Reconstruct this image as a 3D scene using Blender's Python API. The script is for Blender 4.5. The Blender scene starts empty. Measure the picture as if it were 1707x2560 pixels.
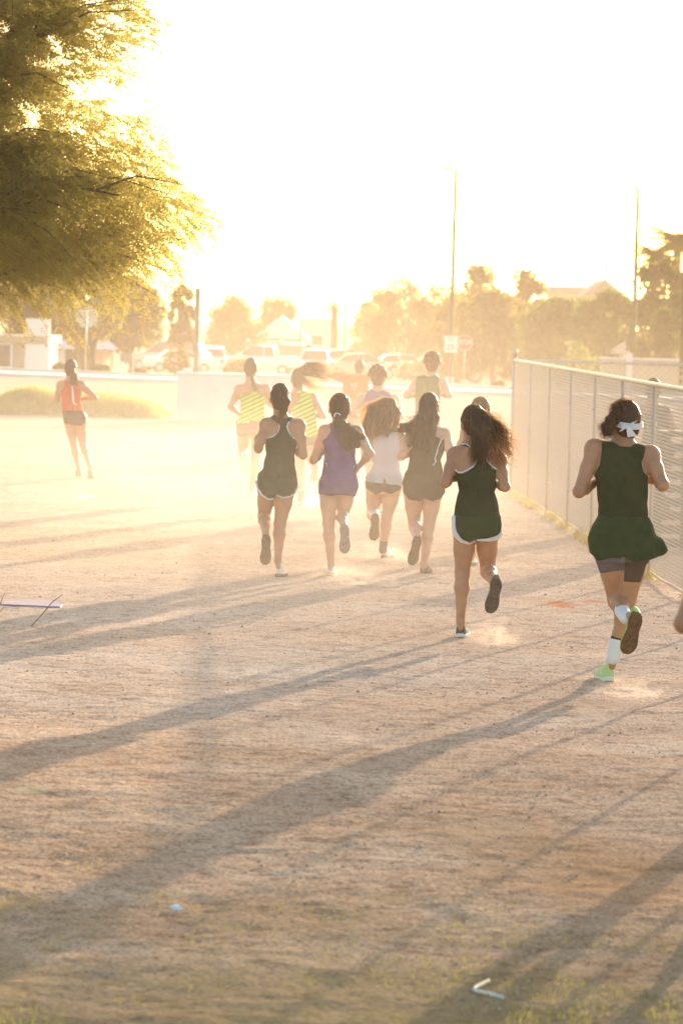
import bpy, math, random
import numpy as np
from mathutils import Vector, Matrix

random.seed(7)
np.random.seed(7)
S = bpy.context.scene
COL = S.collection
R = math.radians

# ------------------------------------------------------------------ camera
FPX = 10000.0                       # focal length in photo pixels (photo 1707 x 2560)
CAMZ = 2.2
PITCH, ROLL = R(2.89), R(1.5)
cam_f = Vector((0, math.cos(PITCH), -math.sin(PITCH)))
_r = Vector((1, 0, 0)); _u = _r.cross(cam_f)
cam_r = _r * math.cos(ROLL) + _u * math.sin(ROLL)
cam_u = _u * math.cos(ROLL) - _r * math.sin(ROLL)
cd = bpy.data.cameras.new("camera")
cam = bpy.data.objects.new("camera", cd)
COL.objects.link(cam)
cam.matrix_world = Matrix(((cam_r.x, cam_u.x, -cam_f.x, 0), (cam_r.y, cam_u.y, -cam_f.y, 0),
                           (cam_r.z, cam_u.z, -cam_f.z, CAMZ), (0, 0, 0, 1)))
cd.sensor_fit = 'VERTICAL'; cd.sensor_height = 36.0; cd.sensor_width = 24.0
cd.lens = 36.0 * FPX / 2560
cd.clip_start = 0.5; cd.clip_end = 5000
cd.dof.use_dof = True; cd.dof.focus_distance = 27.0
cd.dof.aperture_fstop = 5.6
S.camera = cam

# ------------------------------------------------------------------ light
SUN_AZ, SUN_EL = R(17), R(8)
w = bpy.data.worlds.new("World"); S.world = w; w.use_nodes = True
nt = w.node_tree
bg = nt.nodes['Background']
sky = nt.nodes.new('ShaderNodeTexSky'); sky.sky_type = 'NISHITA'; sky.sun_disc = False
sky.sun_elevation = SUN_EL; sky.sun_rotation = SUN_AZ
sky.air_density = 1.0; sky.dust_density = 2.0; sky.ozone_density = 1.0
nt.links.new(sky.outputs[0], bg.inputs[0]); bg.inputs[1].default_value = 0.15
sl = bpy.data.lights.new("sun", 'SUN'); sl.energy = 5.0; sl.angle = R(0.5); sl.color = (1.0, 0.80, 0.58)
sun = bpy.data.objects.new("sun", sl); COL.objects.link(sun)
SUNV = Vector((math.sin(SUN_AZ) * math.cos(SUN_EL), math.cos(SUN_AZ) * math.cos(SUN_EL), math.sin(SUN_EL)))
sun.rotation_euler = (-SUNV).to_track_quat('-Z', 'Y').to_euler()
S.view_settings.view_transform = 'Standard'; S.view_settings.look = 'None'
S.view_settings.exposure = 1.70; S.view_settings.gamma = 1.0
S.cycles.max_bounces = 8; S.cycles.transparent_max_bounces = 12; S.cycles.volume_bounces = 1
S.cycles.use_denoising = True
S.cycles.volume_step_rate = 1.0

# ------------------------------------------------------------------ pixel <-> place
def ray(px, py):
    return cam_f * FPX + cam_r * (px - 853.5) + cam_u * (1280 - py)
def W(px, py, d):
    """the point seen at photo pixel (px,py) on the plane y = d"""
    v = ray(px, py); t = d / v.y
    return Vector((v.x * t, d, CAMZ + v.z * t))
def sm(t):
    t = np.clip(t, 0, 1); return t * t * (3 - 2 * t)
def gz(x, y):
    """broad shape of the land"""
    x = np.asarray(x, float); y = np.asarray(y, float)
    near = -0.25 * sm((20 - y) / 9)
    s = y + 0.64 * x - 114.5
    far = -0.0150 * np.clip(s, 0, 190)
    return near + far
def G(px, py):
    v = ray(px, py); d = 30.0
    for _ in range(60):
        z = float(gz(v.x * d / v.y, d))
        d2 = (z - CAMZ) * v.y / v.z
        d = 0.5 * d + 0.5 * d2
    return Vector((v.x * d / v.y, d, float(gz(v.x * d / v.y, d))))
def ppm(d): return FPX / d

# ------------------------------------------------------------------ objects and tags
def tag(o, label=None, cat=None, group=None, kind=None):
    if label: o['label'] = label
    if cat: o['category'] = cat
    if group: o['group'] = group
    if kind: o['kind'] = kind
    return o
def empty(name, loc=(0, 0, 0), rz=0):
    o = bpy.data.objects.new(name, None); COL.objects.link(o)
    o.location = loc; o.rotation_euler = (0, 0, rz); o.empty_display_size = 0.2
    return o
def mesh_np(name, V, Fq, m, parent=None, smooth=False, loc=None):
    """V (n,3); Fq: list of int arrays (k,3)/(k,4)"""
    V = np.asarray(V, np.float32)
    if not isinstance(Fq, (list, tuple)): Fq = [Fq]
    Fq = [np.asarray(f, np.int32) for f in Fq if len(f)]
    me = bpy.data.meshes.new(name)
    me.vertices.add(len(V)); me.vertices.foreach_set("co", V.ravel())
    n = sum(f.size for f in Fq)
    me.loops.add(n); me.loops.foreach_set("vertex_index", np.concatenate([f.ravel() for f in Fq]))
    cnt = np.concatenate([np.full(len(f), f.shape[1], np.int32) for f in Fq])
    st = np.concatenate([[0], np.cumsum(cnt)[:-1]]).astype(np.int32)
    me.polygons.add(len(cnt)); me.polygons.foreach_set("loop_start", st); me.polygons.foreach_set("loop_total", cnt)
    if smooth: me.polygons.foreach_set("use_smooth", np.ones(len(cnt), bool))
    me.update(calc_edges=True); me.validate()
    if m: me.materials.append(m)
    o = bpy.data.objects.new(name, me); COL.objects.link(o)
    if parent: o.parent = parent
    if loc is not None: o.location = loc
    return o

class MB:
    """collects boxes, tubes and prisms into one mesh"""
    def __init__(s): s.v = []; s.f = []
    def add(s, V, F):
        b = len(s.v); s.v += [tuple(p) for p in V]; s.f += [tuple(i + b for i in f) for f in F]; return s
    def box(s, c, size, rz=0, rx=0, ry=0):
        M = Matrix.Rotation(rz, 3, 'Z') @ Matrix.Rotation(ry, 3, 'Y') @ Matrix.Rotation(rx, 3, 'X')
        V = [Vector(c) + M @ Vector((x * size[0] / 2, y * size[1] / 2, z * size[2] / 2))
             for x in (-1, 1) for y in (-1, 1) for z in (-1, 1)]
        return s.add(V, [(0, 1, 3, 2), (4, 6, 7, 5), (0, 4, 5, 1), (2, 3, 7, 6), (0, 2, 6, 4), (1, 5, 7, 3)])
    def tube(s, pts, rad, n=8, cap=True):
        pts = [Vector(p) for p in pts]
        if not isinstance(rad, (list, tuple)): rad = [rad] * len(pts)
        V = []; F = []
        for i, p in enumerate(pts):
            t = (pts[min(i + 1, len(pts) - 1)] - pts[max(i - 1, 0)])
            t = t.normalized() if t.length > 1e-9 else Vector((0, 0, 1))
            a = t.orthogonal().normalized() if abs(t.z) > .95 else t.cross(Vector((0, 0, 1))).normalized()
            b = t.cross(a)
            for k in range(n):
                th = 2 * math.pi * k / n
                V.append(p + (a * math.cos(th) + b * math.sin(th)) * rad[i])
        for i in range(len(pts) - 1):
            for k in range(n):
                F.append((i * n + k, i * n + (k + 1) % n, (i + 1) * n + (k + 1) % n, (i + 1) * n + k))
        if cap:
            F.append(tuple(range(n))[::-1]); F.append(tuple((len(pts) - 1) * n + k for k in range(n)))
        return s.add(V, F)
    def prism(s, poly, o, ax, ay, az, depth):
        """polygon in the (ax, ay) plane at o, extruded +-depth/2 along az"""
        n = len(poly); o = Vector(o); ax = Vector(ax); ay = Vector(ay); az = Vector(az)
        V = [o + ax * p[0] + ay * p[1] + az * (sg * depth / 2) for sg in (-1, 1) for p in poly]
        F = [tuple(range(n))[::-1], tuple(range(n, 2 * n))] + [(k, (k + 1) % n, n + (k + 1) % n, n + k) for k in range(n)]
        return s.add(V, F)
    def build(s, name, m, parent=None, smooth=False, loc=None, bevel=0):
        me = bpy.data.meshes.new(name); me.from_pydata([tuple(v) for v in s.v], [], s.f)
        if smooth: me.polygons.foreach_set("use_smooth", [True] * len(me.polygons))
        me.update()
        if m: me.materials.append(m)
        o = bpy.data.objects.new(name, me); COL.objects.link(o)
        if parent: o.parent = parent
        if loc is not None: o.location = loc
        if bevel:
            b = o.modifiers.new("bevel", 'BEVEL'); b.width = bevel; b.segments = 2; b.limit_method = 'ANGLE'
        return o
def copy_tree(o, parent=None):
    c = o.copy(); COL.objects.link(c); c.parent = parent
    for ch in list(o.children): copy_tree(ch, c)
    return c

# ------------------------------------------------------------------ materials
def srgb(r, g, b):
    f = lambda c: ((c / 255 + 0.055) / 1.055) ** 2.4 if c > 10 else c / 255 / 12.92
    return (f(r), f(g), f(b))
def mat(name, col, rough=0.7, metal=0.0, var=0.0, scale=8.0, bump=0.0, bscale=30.0, transl=0.0, tcol=None,
        col2=None, spec=0.5, stretch=None, sss=0.0):
    m = bpy.data.materials.new(name); m.use_nodes = True
    n = m.node_tree.nodes; l = m.node_tree.links
    p = n['Principled BSDF']; p.inputs['Roughness'].default_value = rough; p.inputs['Metallic'].default_value = metal
    p.inputs['Specular IOR Level'].default_value = spec
    p.inputs['Base Color'].default_value = (*col, 1)
    if sss:
        p.inputs['Subsurface Weight'].default_value = sss
        p.inputs['Subsurface Radius'].default_value = (0.02, 0.008, 0.004); p.inputs['Subsurface Scale'].default_value = 1.0
    tc = n.new('ShaderNodeTexCoord'); mp = n.new('ShaderNodeMapping'); l.new(tc.outputs['Object'], mp.inputs[0])
    if stretch: mp.inputs['Scale'].default_value = stretch
    if var or col2:
        t = n.new('ShaderNodeTexNoise'); t.inputs['Scale'].default_value = scale; t.inputs['Detail'].default_value = 6
        t.inputs['Roughness'].default_value = 0.65
        l.new(mp.outputs[0], t.inputs['Vector'])
        rp = n.new('ShaderNodeValToRGB'); l.new(t.outputs['Fac'], rp.inputs[0])
        rp.color_ramp.elements[0].position = 0.35; rp.color_ramp.elements[1].position = 0.65
        c2 = col2 or col
        rp.color_ramp.elements[0].color = (*[c * (1 - var) for c in col], 1)
        rp.color_ramp.elements[1].color = (*[min(1, c * (1 + var)) for c in c2], 1)
        l.new(rp.outputs[0], p.inputs['Base Color'])
    if bump:
        t2 = n.new('ShaderNodeTexNoise'); t2.inputs['Scale'].default_value = bscale; t2.inputs['Detail'].default_value = 4
        l.new(mp.outputs[0], t2.inputs['Vector'])
        b = n.new('ShaderNodeBump'); b.inputs['Strength'].default_value = bump; b.inputs['Distance'].default_value = 0.02
        l.new(t2.outputs['Fac'], b.inputs['Height']); l.new(b.outputs[0], p.inputs['Normal'])
    if transl:
        tr = n.new('ShaderNodeBsdfTranslucent'); tr.inputs[0].default_value = (*(tcol or col), 1)
        mx = n.new('ShaderNodeMixShader'); mx.inputs[0].default_value = transl
        l.new(p.outputs[0], mx.inputs[1]); l.new(tr.outputs[0], mx.inputs[2])
        l.new(mx.outputs[0], n['Material Output'].inputs['Surface'])
    return m

# numpy value noise in 2D
def vnoise(x, y, seed=0):
    xi = np.floor(x).astype(np.int64); yi = np.floor(y).astype(np.int64)
    xf = x - xi; yf = y - yi
    u = xf * xf * (3 - 2 * xf); v = yf * yf * (3 - 2 * yf)
    def h(a, b):
        q = (a * 374761393 + b * 668265263 + seed * 1442695041) & 0x7fffffff
        q = ((q ^ (q >> 13)) * 1274126177) & 0x7fffffff
        return ((q ^ (q >> 16)) & 0xffff) / 65535.0
    return (h(xi, yi) * (1 - u) + h(xi + 1, yi) * u) * (1 - v) + (h(xi, yi + 1) * (1 - u) + h(xi + 1, yi + 1) * u) * v

def text_mesh(body, size, m, parent, loc, rot=(R(90), 0, 0), sx=1.0, bold=.0):
    cu = bpy.data.curves.new("letters", 'FONT'); cu.body = body; cu.size = size; cu.align_x = 'CENTER'; cu.align_y = 'CENTER'; cu.extrude = .003; cu.offset = bold
    o = bpy.data.objects.new("letters", cu); COL.objects.link(o)
    bpy.context.view_layer.update()
    me = bpy.data.meshes.new_from_object(o.evaluated_get(bpy.context.evaluated_depsgraph_get()))
    bpy.data.objects.remove(o); me.materials.clear(); me.materials.append(m)
    o = bpy.data.objects.new("letters", me); COL.objects.link(o); o.parent = parent; o.location = loc; o.rotation_euler = rot; o.scale = (sx, 1, 1)
    return o
# ================================================================== GROUND
def axis(fine0, fine1, step, lo, hi, grow=1.12):
    a = list(np.arange(fine0, fine1 + 1e-6, step))
    s = step; v = fine1
    while v < hi: s *= grow; v += s; a.append(min(v, hi))
    s = step; v = fine0; left = []
    while v > lo: s *= grow; v -= s; left.append(max(v, lo))
    return np.array(left[::-1] + a)
gx = axis(-3.8, 4.2, 0.03, -900, 900)
gy = axis(10.5, 34, 0.03, -60, 34.01, 1.25)
gy = gy[gy <= 34.0]
v, s_ = 34.0, 0.03; far_ = []
while v < 1500: s_ = min(s_ * 1.02, 60 if v > 300 else 2.5); v += s_; far_.append(v)
gy = np.concatenate([gy, far_])
X, Y = np.meshgrid(gx, gy, indexing='ij')
Z = gz(X, Y)
fade = np.clip(1.2 - np.abs(Y - 26) / 60, 0, 1) * (np.abs(X) < 12)
n1 = vnoise(X * 1.1, Y * 0.9, 1); n2 = vnoise(X * 4, Y * 4.4, 2); n3 = vnoise(X * 11, Y * 12, 3); n4 = vnoise(X * 24, Y * 25, 4)
pit = np.clip(vnoise(X * 6.0 + 9, Y * 4.2, 8) - 0.62, 0, 1)
nearf = 1 + 0.3 * sm((20 - Y) / 5)
Z = Z + fade * (0.022 * (n1 - .5) + 0.008 * (n2 - .5) * nearf + 0.005 * (n3 - .5) * nearf + 0.003 * (n4 - .5) - 0.014 * pit * nearf)
nx, ny = len(gx), len(gy)
ii = np.arange(nx * ny).reshape(nx, ny)
Fq = np.stack([ii[:-1, :-1], ii[1:, :-1], ii[1:, 1:], ii[:-1, 1:]], -1).reshape(-1, 4)

def ground_mat():
    m = bpy.data.materials.new("dirt"); m.use_nodes = True
    n = m.node_tree.nodes; l = m.node_tree.links; p = n['Principled BSDF']
    p.inputs['Roughness'].default_value = 0.95; p.inputs['Specular IOR Level'].default_value = 0.0
    g = n.new('ShaderNodeNewGeometry')
    def noise(sc, det=5, vec=None, rough=.6):
        t = n.new('ShaderNodeTexNoise'); t.inputs['Scale'].default_value = sc; t.inputs['Detail'].default_value = det
        t.inputs['Roughness'].default_value = rough
        l.new(vec or g.outputs['Position'], t.inputs['Vector']); return t.outputs['Fac']
    def ramp(fac, stops):
        r = n.new('ShaderNodeValToRGB'); l.new(fac, r.inputs[0])
        e = r.color_ramp.elements
        while len(e) < len(stops): e.new(0.5)
        for q, (ps, c) in zip(e, stops): q.position = ps; q.color = (*c, 1)
        return r.outputs[0]
    def mix(fac, a, b, mode='MIX'):
        x = n.new('ShaderNodeMix'); x.data_type = 'RGBA'; x.blend_type = mode
        if isinstance(fac, float): x.inputs[0].default_value = fac
        else: l.new(fac, x.inputs[0])
        for k, c in ((6, a), (7, b)):
            if isinstance(c, tuple): x.inputs[k].default_value = (*c, 1)
            else: l.new(c, x.inputs[k])
        return x.outputs[2]
    def mth(op, a, b=None, clamp=False):
        x = n.new('ShaderNodeMath'); x.operation = op; x.use_clamp = clamp
        for k, c in enumerate((a, b)):
            if c is None: continue
            if isinstance(c, (int, float)): x.inputs[k].default_value = c
            else: l.new(c, x.inputs[k])
        return x.outputs[0]
    base = ramp(noise(1.3, 6), [(.30, (.58, .44, .335)), (.5, (.66, .51, .395)), (.70, (.74, .60, .475))])
    redd = ramp(noise(.35, 3), [(.45, (1, 1, 1)), (.7, (1.0, .93, .86))])
    base = mix(1.0, base, redd, 'MULTIPLY')
    speck = ramp(noise(55, 3, rough=.7), [(.38, (.34, .28, .24)), (.50, (1, 1, 1)), (.62, (1, 1, 1)), (.74, (1.45, 1.4, 1.3))])
    base = mix(0.75, base, speck, 'MULTIPLY')
    sp2 = ramp(noise(9, 4, rough=.7), [(.36, (.50, .42, .37)), (.50, (1, 1, 1)), (1, (1.05, 1.05, 1.05))])
    base = mix(0.6, base, sp2, 'MULTIPLY')
    # browner and darker towards the camera, paler further out
    sy = n.new('ShaderNodeSeparateXYZ'); l.new(g.outputs['Position'], sy.inputs[0])
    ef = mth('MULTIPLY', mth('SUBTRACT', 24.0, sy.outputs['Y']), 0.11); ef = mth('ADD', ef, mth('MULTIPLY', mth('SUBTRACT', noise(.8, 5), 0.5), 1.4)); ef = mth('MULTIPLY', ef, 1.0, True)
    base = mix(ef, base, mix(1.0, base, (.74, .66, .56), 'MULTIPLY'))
    # thin turf towards the camera
    sx = n.new('ShaderNodeSeparateXYZ'); l.new(g.outputs['Position'], sx.inputs[0])
    turf = mth('SUBTRACT', 15.3, sx.outputs['Y']); turf = mth('MULTIPLY', turf, 0.45)
    turf = mth('ADD', turf, mth('MULTIPLY', mth('SUBTRACT', noise(1.6, 5), 0.5), 2.4), False)
    turf = mth('ADD', turf, mth('MULTIPLY', sx.outputs['X'], -0.16))
    turf = mth('MULTIPLY', turf, 0.55, True)
    tcol = ramp(noise(22, 4), [(.3, (.14, .12, .055)), (.6, (.27, .225, .115)), (.75, (.42, .34, .21))])
    base = mix(turf, base, tcol)
    # orange clay stains
    def spot(c, rx, ry, col, base, k=1.0):
        sv = n.new('ShaderNodeVectorMath'); sv.operation = 'SUBTRACT'; l.new(g.outputs['Position'], sv.inputs[0]); sv.inputs[1].default_value = (c.x, c.y, c.z)
        mv = n.new('ShaderNodeVectorMath'); mv.operation = 'MULTIPLY'; l.new(sv.outputs[0], mv.inputs[0]); mv.inputs[1].default_value = (1 / rx, 1 / ry, 0)
        ln = n.new('ShaderNodeVectorMath'); ln.operation = 'LENGTH'; l.new(mv.outputs[0], ln.inputs[0])
        f = mth('SUBTRACT', 1.0, ln.outputs['Value']); f = mth('ADD', f, mth('MULTIPLY', mth('SUBTRACT', noise(7, 4), 0.5), 1.6))
        f = mth('MULTIPLY', f, 1.6 * k, True)
        f = mth('MINIMUM', f, k)
        return mix(f, base, col)
    base = spot(G(1400, 1508), .16, .55, (.58, .20, .09), base, .75)
    base = spot(G(1480, 1500), .12, .3, (.48, .18, .08), base, .5)
    base = spot(G(1330, 1495), .25, .3, (.45, .24, .13), base, .4)
    base = spot(G(1420, 2160), .5, .9, (.42, .25, .12), base, .4)
    base = spot(G(1560, 2240), .4, .6, (.42, .24, .12), base, .35)
    base = spot(G(1200, 2080), .35, .8, (.46, .32, .19), base, .4)
    base = spot(G(215, 1240), .16, .55, (.75, .72, .68), base, .9)
    base = spot(G(75, 1978), .13, .12, (.60, .52, .30), base, .5)
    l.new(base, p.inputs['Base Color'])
    b = n.new('ShaderNodeBump'); b.inputs['Strength'].default_value = 0.8; b.inputs['Distance'].default_value = 0.012
    hsum = mth('ADD', noise(30, 4), mth('MULTIPLY', noise(9, 3), 1.2))
    l.new(hsum, b.inputs['Height']); l.new(b.outputs[0], p.inputs['Normal'])
    return m
M_dirt = ground_mat()
tag(mesh_np("ground", np.stack([X, Y, Z], -1).reshape(-1, 3), Fq, M_dirt, smooth=True), kind='structure')

# kerb, road and far pavement run obliquely: y = c - 0.64 x
M_conc = mat("pale_concrete", (.62, .58, .52), .85, var=.12, scale=2)
M_asph = mat("asphalt", (.07, .065, .06), .9, var=.2, scale=3)
ud = Vector((1, -0.64, 0)).normalized(); vd = Vector((0.64, 1, 0)).normalized()
def strip(name, c0, c1, z0, m, thick, n=60, L=140):
    V = []; F = []
    rows = [(c0, -thick), (c0, z0), (c1, z0), (c1, -thick)]
    for i in range(n + 1):
        t = (i / n - .5) * 2 * L
        for c, zz in rows:
            p = Vector((0, c, 0)) + ud * t
            V.append((p.x, p.y, float(gz(p.x, p.y)) + zz))
    for i in range(n):
        for k in range(3): F.append((i * 4 + k, i * 4 + k + 1, i * 4 + 4 + k + 1, i * 4 + 4 + k))
    mb = MB(); mb.add(V, F); return tag(mb.build(name, m), kind='structure')
strip("pavement", 111.0, 114.2, 0.10, M_conc, .02)
strip("road", 114.2, 126.0, 0.03, M_asph, .02)
strip("far_pavement", 126.0, 129.0, 0.15, M_conc, .02)

# small clods and stones lying everywhere on the dirt
def scatter_stones(n, seed):
    rg = np.random.RandomState(seed)
    base = np.array([(1, 0, 0), (-1, 0, 0), (0, 1, 0), (0, -1, 0), (0, 0, 1), (0, 0, -1)], float)
    fc = np.array([(0, 2, 4), (2, 1, 4), (1, 3, 4), (3, 0, 4), (2, 0, 5), (1, 2, 5), (3, 1, 5), (0, 3, 5)])
    d = 11.5 + 40 * rg.rand(n) ** 1.5; x = (rg.rand(n) * 2 - 1) * (d * 0.095 + .3)
    r = 0.003 + 0.009 * rg.rand(n) ** 3
    V = base[None] * r[:, None, None] * (0.6 + .8 * rg.rand(n, 6, 3)); V[:, :, 2] *= .75
    a = rg.rand(n) * 6.28; c, s = np.cos(a)[:, None], np.sin(a)[:, None]
    V = np.stack([V[:, :, 0] * c - V[:, :, 1] * s, V[:, :, 0] * s + V[:, :, 1] * c, V[:, :, 2]], -1)
    V[:, :, 0] += x[:, None]; V[:, :, 1] += d[:, None]; V[:, :, 2] += (gz(x, d) + r * .3 - 0.004)[:, None]
    F = fc[None] + 6 * np.arange(n)[:, None, None]
    return V.reshape(-1, 3), F.reshape(-1, 3)
V, F = scatter_stones(7000, 5)
M_stone = mat("clods", (.42, .31, .22), .95, col2=(.58, .46, .34), scale=3)
tag(mesh_np("gravel", V, F, M_stone), "brown clods and grit scattered over the dirt track", "gravel", kind='stuff')

# short turf blades
def blades(n, xs, ys, zf, h, wd, rg, lean=.6):
    x = xs(n); y = ys(n, x); z = zf(x, y)
    a = rg.rand(n) * 6.28; hh = h * (.4 + .9 * rg.rand(n)); ln = lean * hh * rg.rand(n); b = rg.rand(n) * 6.28
    w_ = wd * (.6 + .8 * rg.rand(n))
    p0 = np.stack([x - np.cos(a) * w_, y - np.sin(a) * w_, z], -1); p1 = np.stack([x + np.cos(a) * w_, y + np.sin(a) * w_, z], -1)
    p2 = np.stack([x + np.cos(b) * ln, y + np.sin(b) * ln, z + hh], -1)
    return np.stack([p0, p1, p2], 1).reshape(-1, 3), np.arange(3 * n).reshape(n, 3)
rg = np.random.RandomState(11)
def ty(n, x): return 16.0 - 3.4 * rg.rand(n) ** .7 - x * .35
V, F = blades(30000, lambda n: (rg.rand(n) * 2 - 1) * 1.6, ty, lambda x, y: gz(x, y) - .006, .022, .0022, rg)
keep = (vnoise(V[::3, 0] * 3, V[::3, 1] * 3, 21) > .42)
F = F[keep]
M_turf = mat("turf", (.16, .15, .05), .9, col2=(.34, .28, .13), scale=6, transl=.35, tcol=(.35, .33, .08))
tag(mesh_np("turf_grass", V, F, M_turf), "thin dry green turf in the foreground corner", "grass", kind='stuff')
# ================================================================== PEOPLE
# Each runner is one smooth skin surface grown from a field of limbs and torso sections (surface nets).
class Field:
    def __init__(s, lo, hi, h):
        s.lo = np.array(lo, float); s.h = h
        s.n = np.ceil((np.array(hi) - s.lo) / h).astype(int) + 1
        s.v = np.full(s.n, 9.0, np.float32)
        s.ax = [s.lo[i] + h * np.arange(s.n[i]) for i in range(3)]
    def sub(s, lo, hi):
        a = np.clip(np.floor((np.array(lo) - s.lo) / s.h).astype(int), 0, s.n)
        b = np.clip(np.ceil((np.array(hi) - s.lo) / s.h).astype(int) + 1, 0, s.n)
        sl = tuple(slice(a[i], b[i]) for i in range(3))
        return sl, s.ax[0][sl[0]][:, None, None], s.ax[1][sl[1]][None, :, None], s.ax[2][sl[2]][None, None, :]
    def put(s, sl, d, k):
        a = s.v[sl]
        if a.size == 0: return
        hh = np.clip(.5 + .5 * (a - d) / k, 0, 1) if k > 0 else (d < a)
        s.v[sl] = (a * (1 - hh) + d * hh - (k * hh * (1 - hh) if k > 0 else 0))
    def rc(s, a, b, ra, rb, k=.02, m=.06, flat=None):
        a = np.array(a, float); b = np.array(b, float); r = max(ra, rb) + m + k
        sl, x, y, z = s.sub(np.minimum(a, b) - r, np.maximum(a, b) + r)
        d = b - a; L = max(d @ d, 1e-9)
        t = np.clip(((x - a[0]) * d[0] + (y - a[1]) * d[1] + (z - a[2]) * d[2]) / L, 0, 1)
        q = np.sqrt((x - a[0] - t * d[0]) ** 2 + (y - a[1] - t * d[1]) ** 2 + (z - a[2] - t * d[2]) ** 2) - (ra + (rb - ra) * t)
        s.put(sl, q, k)
    def groove(s, pts, r, k=.03):
        for a, b in zip(pts[:-1], pts[1:]):
            a = np.array(a, float); b = np.array(b, float)
            sl, x, y, z = s.sub(np.minimum(a, b) - r - k, np.maximum(a, b) + r + k); dd = b - a
            t = np.clip(((x - a[0]) * dd[0] + (y - a[1]) * dd[1] + (z - a[2]) * dd[2]) / (dd @ dd), 0, 1)
            q = -(np.sqrt((x - a[0] - t * dd[0]) ** 2 + (y - a[1] - t * dd[1]) ** 2 + (z - a[2] - t * dd[2]) ** 2) - r)
            o = s.v[sl]
            if o.size == 0: continue
            hh = np.clip(.5 - .5 * (o - q) / k, 0, 1); s.v[sl] = o * (1 - hh) + q * hh + k * hh * (1 - hh)
    def el(s, c, r, k=.02, m=.06, rot=None):
        c = np.array(c, float); r = np.array(r, float); R_ = r.max() + m + k
        sl, x, y, z = s.sub(c - R_, c + R_)
        x = x - c[0]; y = y - c[1]; z = z - c[2]
        if rot is not None:
            M = np.array(rot); x, y, z = (M[i, 0] * x + M[i, 1] * y + M[i, 2] * z for i in range(3))
        q = np.sqrt((x / r[0]) ** 2 + (y / r[1]) ** 2 + (z / r[2]) ** 2)
        g = np.sqrt((x / r[0] ** 2) ** 2 + (y / r[1] ** 2) ** 2 + (z / r[2] ** 2) ** 2) + 1e-6
        s.put(sl, q * (q - 1) / g, k)
    def loft(s, rows, k=.02, m=.06):
        """rows: (z, xc, yc, half width, half depth) from top to bottom"""
        rows = sorted(rows); z_ = np.array([r[0] for r in rows])
        A = [np.array([r[i] for r in rows]) for i in (1, 2, 3, 4)]
        lo = [(A[0] - A[2]).min() - m, (A[1] - A[3]).min() - m, z_[0] - m]
        hi = [(A[0] + A[2]).max() + m, (A[1] + A[3]).max() + m, z_[-1] + m]
        sl, x, y, z = s.sub(lo, hi)
        if 0 in s.v[sl].shape: return
        zz = s.ax[2][sl[2]]
        xc, yc, a, b = (np.interp(zz, z_, q)[None, None, :] for q in A)
        X = np.abs((x - xc) / a); Yq = np.abs((y - yc) / b); e = 2.35
        q = (X ** e + Yq ** e) ** (1 / e)
        d = (q - 1) * np.minimum(a, b) * 1.0
        dz = np.maximum(z_[0] - zz, zz - z_[-1])[None, None, :]
        dd = np.maximum(d, 0) ** 2 + np.maximum(dz, 0) ** 2
        s.put(sl, np.where((d > 0) & (dz > 0), np.sqrt(dd), np.maximum(d, dz)), k)
    def mesh(s, v=None):
        v = s.v if v is None else v
        return surface_nets(v, s.lo, s.h)

def surface_nets(v, lo, h):
    v = v.copy(); v[0] = v[-1] = 1; v[:, 0] = v[:, -1] = 1; v[:, :, 0] = v[:, :, -1] = 1
    ins = v < 0; nx, ny, nz = v.shape; N = nx * ny * nz
    P = np.zeros((0,), np.int64); acc_i = []; acc_p = []; quads = []
    for ax in range(3):
        s0 = [slice(None)] * 3; s1 = [slice(None)] * 3; s0[ax] = slice(0, -1); s1[ax] = slice(1, None)
        i0 = ins[tuple(s0)]; i1 = ins[tuple(s1)]
        idx = np.argwhere(i0 != i1)
        if len(idx) == 0: continue
        st = np.zeros(3, int); st[ax] = 1
        v0 = v[tuple(idx.T)]; v1 = v[tuple((idx + st).T)]
        t = v0 / (v0 - v1); p = idx.astype(float); p[:, ax] += t
        b, c = (ax + 1) % 3, (ax + 2) % 3
        cells = []
        for db, dc in ((0, 0), (-1, 0), (-1, -1), (0, -1)):
            q = idx.copy(); q[:, b] += db; q[:, c] += dc
            cells.append((q[:, 0] * ny + q[:, 1]) * nz + q[:, 2])
        for q in cells: acc_i.append(q); acc_p.append(p)
        Q = np.stack(cells, 1); fl = ~ins[tuple(idx.T)]
        Q[~fl] = Q[~fl][:, ::-1]
        quads.append(Q)
    if not quads: return np.zeros((0, 3)), np.zeros((0, 4), int)
    ids = np.concatenate(acc_i); ps = np.concatenate(acc_p); Q = np.concatenate(quads)
    u, inv = np.unique(ids, return_inverse=True)
    cnt = np.bincount(inv).astype(float)
    V = np.stack([np.bincount(inv, ps[:, i]) / cnt for i in range(3)], 1)
    F = np.searchsorted(u, Q)[:, ::-1]
    return V * h + lo, F

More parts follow.
